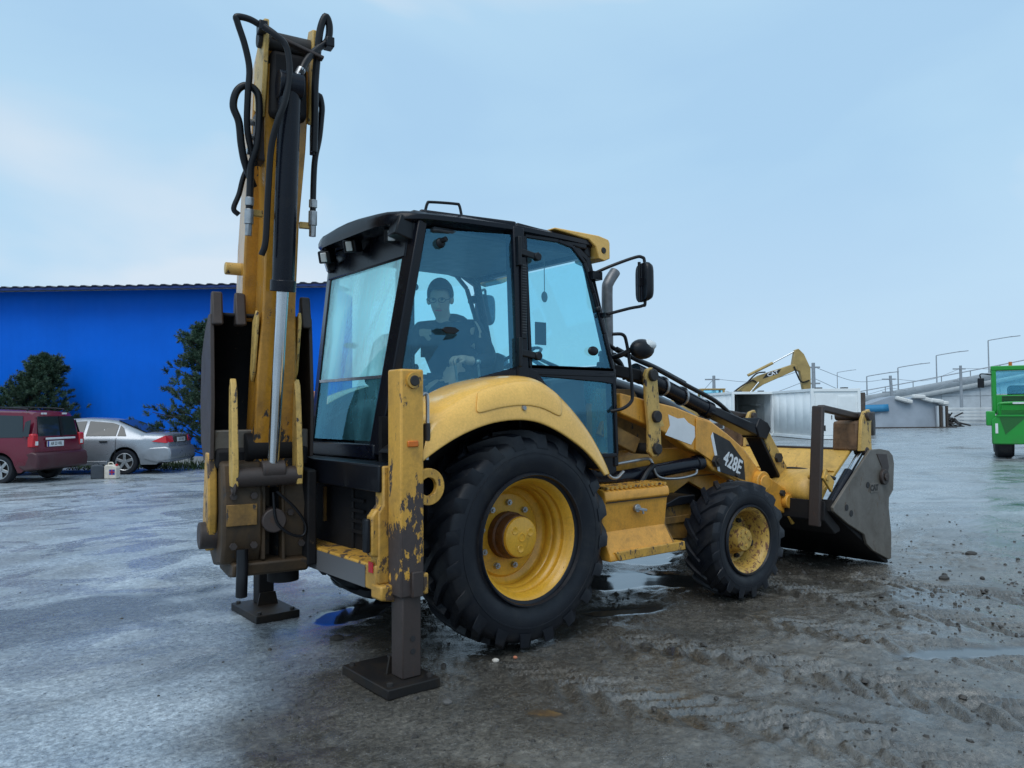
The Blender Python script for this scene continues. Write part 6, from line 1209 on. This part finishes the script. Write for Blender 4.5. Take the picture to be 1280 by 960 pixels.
for k in range(4): MB().box(5.9 + k * 0.24, 6.05 + k * 0.24, -0.35, -0.15, 0, 1.7).build('side_slat', 'timber_dark' if k % 2 else 'concrete', TP)
MB().box(-0.5, tl_ + 0.5, -0.5, 3.2, -0.1, 0.08).build('base_beam', 'timber_dark', TP)
# stacked concrete beams
for r_ in range(5):
    for k in range(2):
        o = thing('concrete_beam', '%s pale concrete beam, %s row of the stack left of the green machine' % (('lowest', 'second lowest', 'middle', 'second highest', 'topmost')[r_], ('near', 'far')[k]), 'beam', V(70.3 + 0.9 * k, 26.2 + 0.6 * k, 0.15 + r_ * 0.30), math.atan2(-0.62, 0.78) + rnd.uniform(-.02, .02), 'concrete beams in the stack'); o['kind'] = 'thing'
        MB().box(rnd.uniform(-.3, .4), 7.2 + rnd.uniform(-.6, .3), -0.22, 0.22, 0.0, 0.20).build('beam_body', 'concrete_light', o, bevel=0.02); MB().box(1.0, 1.15, -0.2, 0.2, -0.09, -0.002).build('spacer', 'timber_dark', o); MB().box(5.6, 5.75, -0.2, 0.2, -0.09, -0.002).build('spacer', 'timber_dark', o)
# scrap heap in front of the beams
mb = MB()
for k in range(60):
    p = V(64.0 + rnd.gauss(0, 0.9) * 0.78, 22.6 - rnd.gauss(0, 0.9) * 0.62, 0); p.z = abs(rnd.gauss(0, 0.45)); d = V(rnd.uniform(-1, 1), rnd.uniform(-1, 1), rnd.uniform(-.5, .8)).normalized() * rnd.uniform(0.4, 1.1); mb.beam(p, p + d, rnd.uniform(0.05, 0.2), rnd.uniform(0.04, 0.12))
tag(mb.build('scrap_heap', 'machine_dark'), 'dark tangled scrap metal heap in front of the pale beams', 'scrap', kind='stuff')
# dark machine attachment right of the container, timber piles left of it
at_ = thing('grab_bucket', 'dark steel bucket lying right of the white container', 'bucket', (40.2, 17.4, 0), 0.4); MB().prism([(-0.8, 0), (0.8, 0), (1.0, 0.7), (0.5, 1.35), (-0.6, 1.3), (-0.9, 0.6)], 'y', -0.6, 0.6).build('shell', 'machine_dark', at_, bevel=0.06); MB().beam((-0.3, 0, 1.3), (0.1, 0, 2.4), 0.3, 0.3).build('bracket', 'timber_dark', at_)
for k in range(9):
    o = MB().box(-2.2 + rnd.uniform(-.3, .3), 2.2 + rnd.uniform(-.3, .3), -0.16, 0.16, 0, 0.26).build('timber_baulk', 'timber_dark', None, bevel=0.015); o.location = V(28.4 + (k % 3) * 0.36 * 0.62, 21.2 + (k % 3) * 0.36 * 0.78, (k // 3) * 0.28); o.rotation_euler = (0, 0, math.atan2(-0.62, 0.78) + rnd.uniform(-.05, .05))
    tag(o, 'dark timber baulk, %s course, %s row of the pile behind the loader arm' % (('bottom', 'middle', 'top')[k // 3], ('front', 'middle', 'back')[k % 3]), 'timber', 'dark timber baulks')

# ------------------------------------------------------------------ green site dumper at the right edge
GD = thing('green_machine', 'bright green site machine with glazed cab at the right edge', 'machine', (23.20, 4.62, 0), math.atan2(rh.y, rh.x) - R(31))   # x to the right, y away
gp = lambda n, b_, m_='green_paint', p=GD, bv=0.03: b_.build(n, m_, p, bevel=bv)
for y in (0.2, 2.6):
    for x in (0.32, 2.1):
        t_ = MB().lathe([(-0.22, 0.25), (-0.26, 0.35), (-0.25, 0.50), (-0.18, 0.56), (0.18, 0.56), (0.25, 0.50), (0.26, 0.35), (0.22, 0.25)], ax='x', n=32).build('tyre', 'rubber', GD, smooth=40); t_.location = (x, y, 0.55); MB().lathe([(-0.2, 0.26), (-0.1, 0.2), (-0.1, 0)], ax='x', n=24).build('rim', 'green_dark', t_)
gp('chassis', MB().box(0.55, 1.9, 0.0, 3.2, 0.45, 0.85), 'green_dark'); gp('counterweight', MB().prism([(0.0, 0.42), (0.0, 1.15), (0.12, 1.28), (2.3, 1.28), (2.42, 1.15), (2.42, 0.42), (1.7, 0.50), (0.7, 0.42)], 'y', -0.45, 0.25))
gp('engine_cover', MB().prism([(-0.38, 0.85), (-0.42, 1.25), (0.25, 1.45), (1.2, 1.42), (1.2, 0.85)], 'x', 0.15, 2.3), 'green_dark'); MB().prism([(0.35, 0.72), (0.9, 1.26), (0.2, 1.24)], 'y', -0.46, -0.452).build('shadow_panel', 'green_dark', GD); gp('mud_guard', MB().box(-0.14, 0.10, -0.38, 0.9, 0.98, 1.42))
cbx = MB()
for x, y in ((0.10, 0.35), (2.30, 0.35), (0.10, 1.9), (2.30, 1.9)): cbx.box(x - 0.06, x + 0.06, y - 0.06, y + 0.06, 1.40, 2.80)
cbx.box(0.02, 2.38, 0.28, 2.0, 2.68, 2.82); cbx.box(0.05, 2.35, 0.30, 1.98, 1.35, 1.92); cbx.box(1.15, 1.20, 0.31, 0.36, 1.9, 2.7); GC = gp('cab', cbx)
MB().box(0.16, 1.14, 0.33, 0.345, 1.95, 2.66).build('rear_window', 'cab_glass', GC); MB().box(1.21, 2.24, 0.33, 0.345, 1.95, 2.66).build('rear_window', 'cab_glass', GC); MB().box(0.06, 0.075, 0.45, 1.8, 1.95, 2.66).build('side_window', 'cab_glass', GC)
MB().box(0.45, 1.05, 0.7, 0.9, 1.5, 2.22).build('seat', 'seat_fabric', GC, bevel=0.12, seg=3); MB().box(0.30, 0.95, 0.285, 0.298, 1.62, 1.88).build('grille', 'machine_dark', GC)
for k in range(6): MB().box(0.31, 0.94, 0.275, 0.284, 1.64 + k * 0.04, 1.66 + k * 0.04).build('grille_slat', 'green_dark', GC)
MB().tube([(0.22, -0.30, 1.20), (0.22, -0.36, 1.55), (0.34, -0.38, 1.66), (1.6, -0.38, 1.66)], 0.045, 8).build('guard_rail', 'green_paint', GD); MB().box(0.55, 1.0, -0.43, -0.41, 1.635, 1.69).build('rail_band', 'white_sticker', GD); MB().box(0.12, 2.35, -0.48, -0.40, 1.26, 1.31).build('tail_rail', 'green_paint', GD); gp('rear_box', MB().box(1.15, 2.1, -0.42, 0.2, 1.4, 2.15)); MB().box(1.02, 2.2, -0.47, -0.44, 0.55, 0.66).build('number_plate', 'plate_white', GD)
MB().box(0.09, 0.16, -0.465, -0.452, 0.75, 1.05).build('side_reflector', 'clear_lens', GD); MB().tube([(0.05, 0.35, 2.55), (-0.25, 0.2, 2.58), (-0.25, 0.2, 2.42)], 0.02, 6).build('mirror_arm', 'black_plastic', GD); MB().box(-0.34, -0.16, 0.16, 0.22, 2.15, 2.45).build('mirror', 'black_plastic', GD, bevel=0.02); MB().cyl((0.55, 0.6, 2.82), (0.55, 0.6, 2.95), 0.05).build('beacon', 'orange_lens', GD)
# ------------------------------------------------------------------ clods and stones on the ground
rnd = random.Random(11)
def lump(p, r_, mat, nm='stone'):
    mb = MB(); sd = rnd.random() * 100; mb.ball((0, 0, 0), r_, r_ * rnd.uniform(0.6, 1.0), r_ * rnd.uniform(0.4, 0.7), 8, 5)
    mb.v = [tuple(c * (0.75 + 0.5 * ((math.sin(v[0] * 91 / r_ * 0.02 + sd) * math.cos(v[1] * 70 / r_ * 0.02 + sd * 2) + 1) / 2)) for c in v) for v in mb.v]
    o = mb.build(nm, mat); o.location = p; o.rotation_euler = (0, 0, rnd.uniform(0, 6)); return o
for x, y, r_, m_, lb in ((4.092, -1.835, 0.05, 'mud_clod', 'dark flat clod of mud below the bucket side plate'), (5.49, -1.53, 0.06, 'mud_clod', 'dark clod farther out right of the bucket'), (-0.936, -1.458, 0.028, 'stone', 'small stone right of the near stabilizer pad'), (-0.31, -1.049, 0.022, 'white_can', 'pale pebble in front of the big rear wheel'), (-0.17, -1.06, 0.015, 'orange_panel', 'reddish pebble beside the pale one at the rear wheel'), (4.35, -2.05, 0.035, 'mud_clod', 'small clod beside the dark flat one'), (-0.86, -0.02, 0.05, 'mud_clod', 'clod in the puddle between the stabilizer pads')):
    tag(lump((x, y, gz(x, y) + r_ * 0.2), r_, m_), lb, 'stone')
# crumbs, too many to count
cv, cf = [], []
XY = []
while len(XY) < 9000:
    a = rnd.random()
    if a < 0.62: x, y = rnd.uniform(-2.2, 5.6), rnd.uniform(-4.0, 0.2)
    elif a < 0.85: x, y = rnd.uniform(-3.2, 1.0), rnd.uniform(-1.5, 3.4)
    else: x, y = rnd.uniform(2, 9), rnd.uniform(-3, 4)
    XY.append((x, y))
XY = np.array(XY); Hh, Mm_, Pp, Rr, Dd = ground_fields(XY[:, 0][None], XY[:, 1][None]); Hh, Mm_, Pp = Hh[0], Mm_[0], Pp[0]
clus = fbm(XY[:, 0], XY[:, 1], 1.1, 3, 77)
for (x, y), h, m_, p_, cl in zip(XY, Hh, Mm_, Pp, clus):
    if p_ > 0.3 or rnd.random() > (0.07 + 0.93 * m_) * (0.15 + 1.7 * max(0, cl - 0.40) * 2): continue
    r_ = min(0.024, 0.003 + rnd.expovariate(1 / 0.0055)) * (0.6 + 0.4 * m_); k = len(cv); a0 = rnd.uniform(0, 6.28)
    for j in range(5): cv.append((x + math.cos(a0 + j * 1.2566) * r_ * rnd.uniform(.7, 1.3), y + math.sin(a0 + j * 1.2566) * r_ * rnd.uniform(.7, 1.3), h - 0.002))
    for j in range(5): cv.append((x + math.cos(a0 + 0.4 + j * 1.2566) * r_ * rnd.uniform(.4, .8), y + math.sin(a0 + 0.4 + j * 1.2566) * r_ * rnd.uniform(.4, .8), h + r_ * rnd.uniform(.4, .75)))
    for j in range(5): cf += [(k + j, k + (j + 1) % 5, k + 5 + j), (k + (j + 1) % 5, k + 5 + (j + 1) % 5, k + 5 + j)]
    cf.append(tuple(k + 5 + j for j in range(5)))
me = bpy.data.meshes.new('mud_crumbs'); me.from_pydata(cv, [], cf); me.materials.append(MAT['mud_clod']); o = bpy.data.objects.new('mud_crumbs', me); COL.objects.link(o)
tag(o, 'loose crumbs of mud and grit strewn over the yard', 'gravel', kind='stuff')
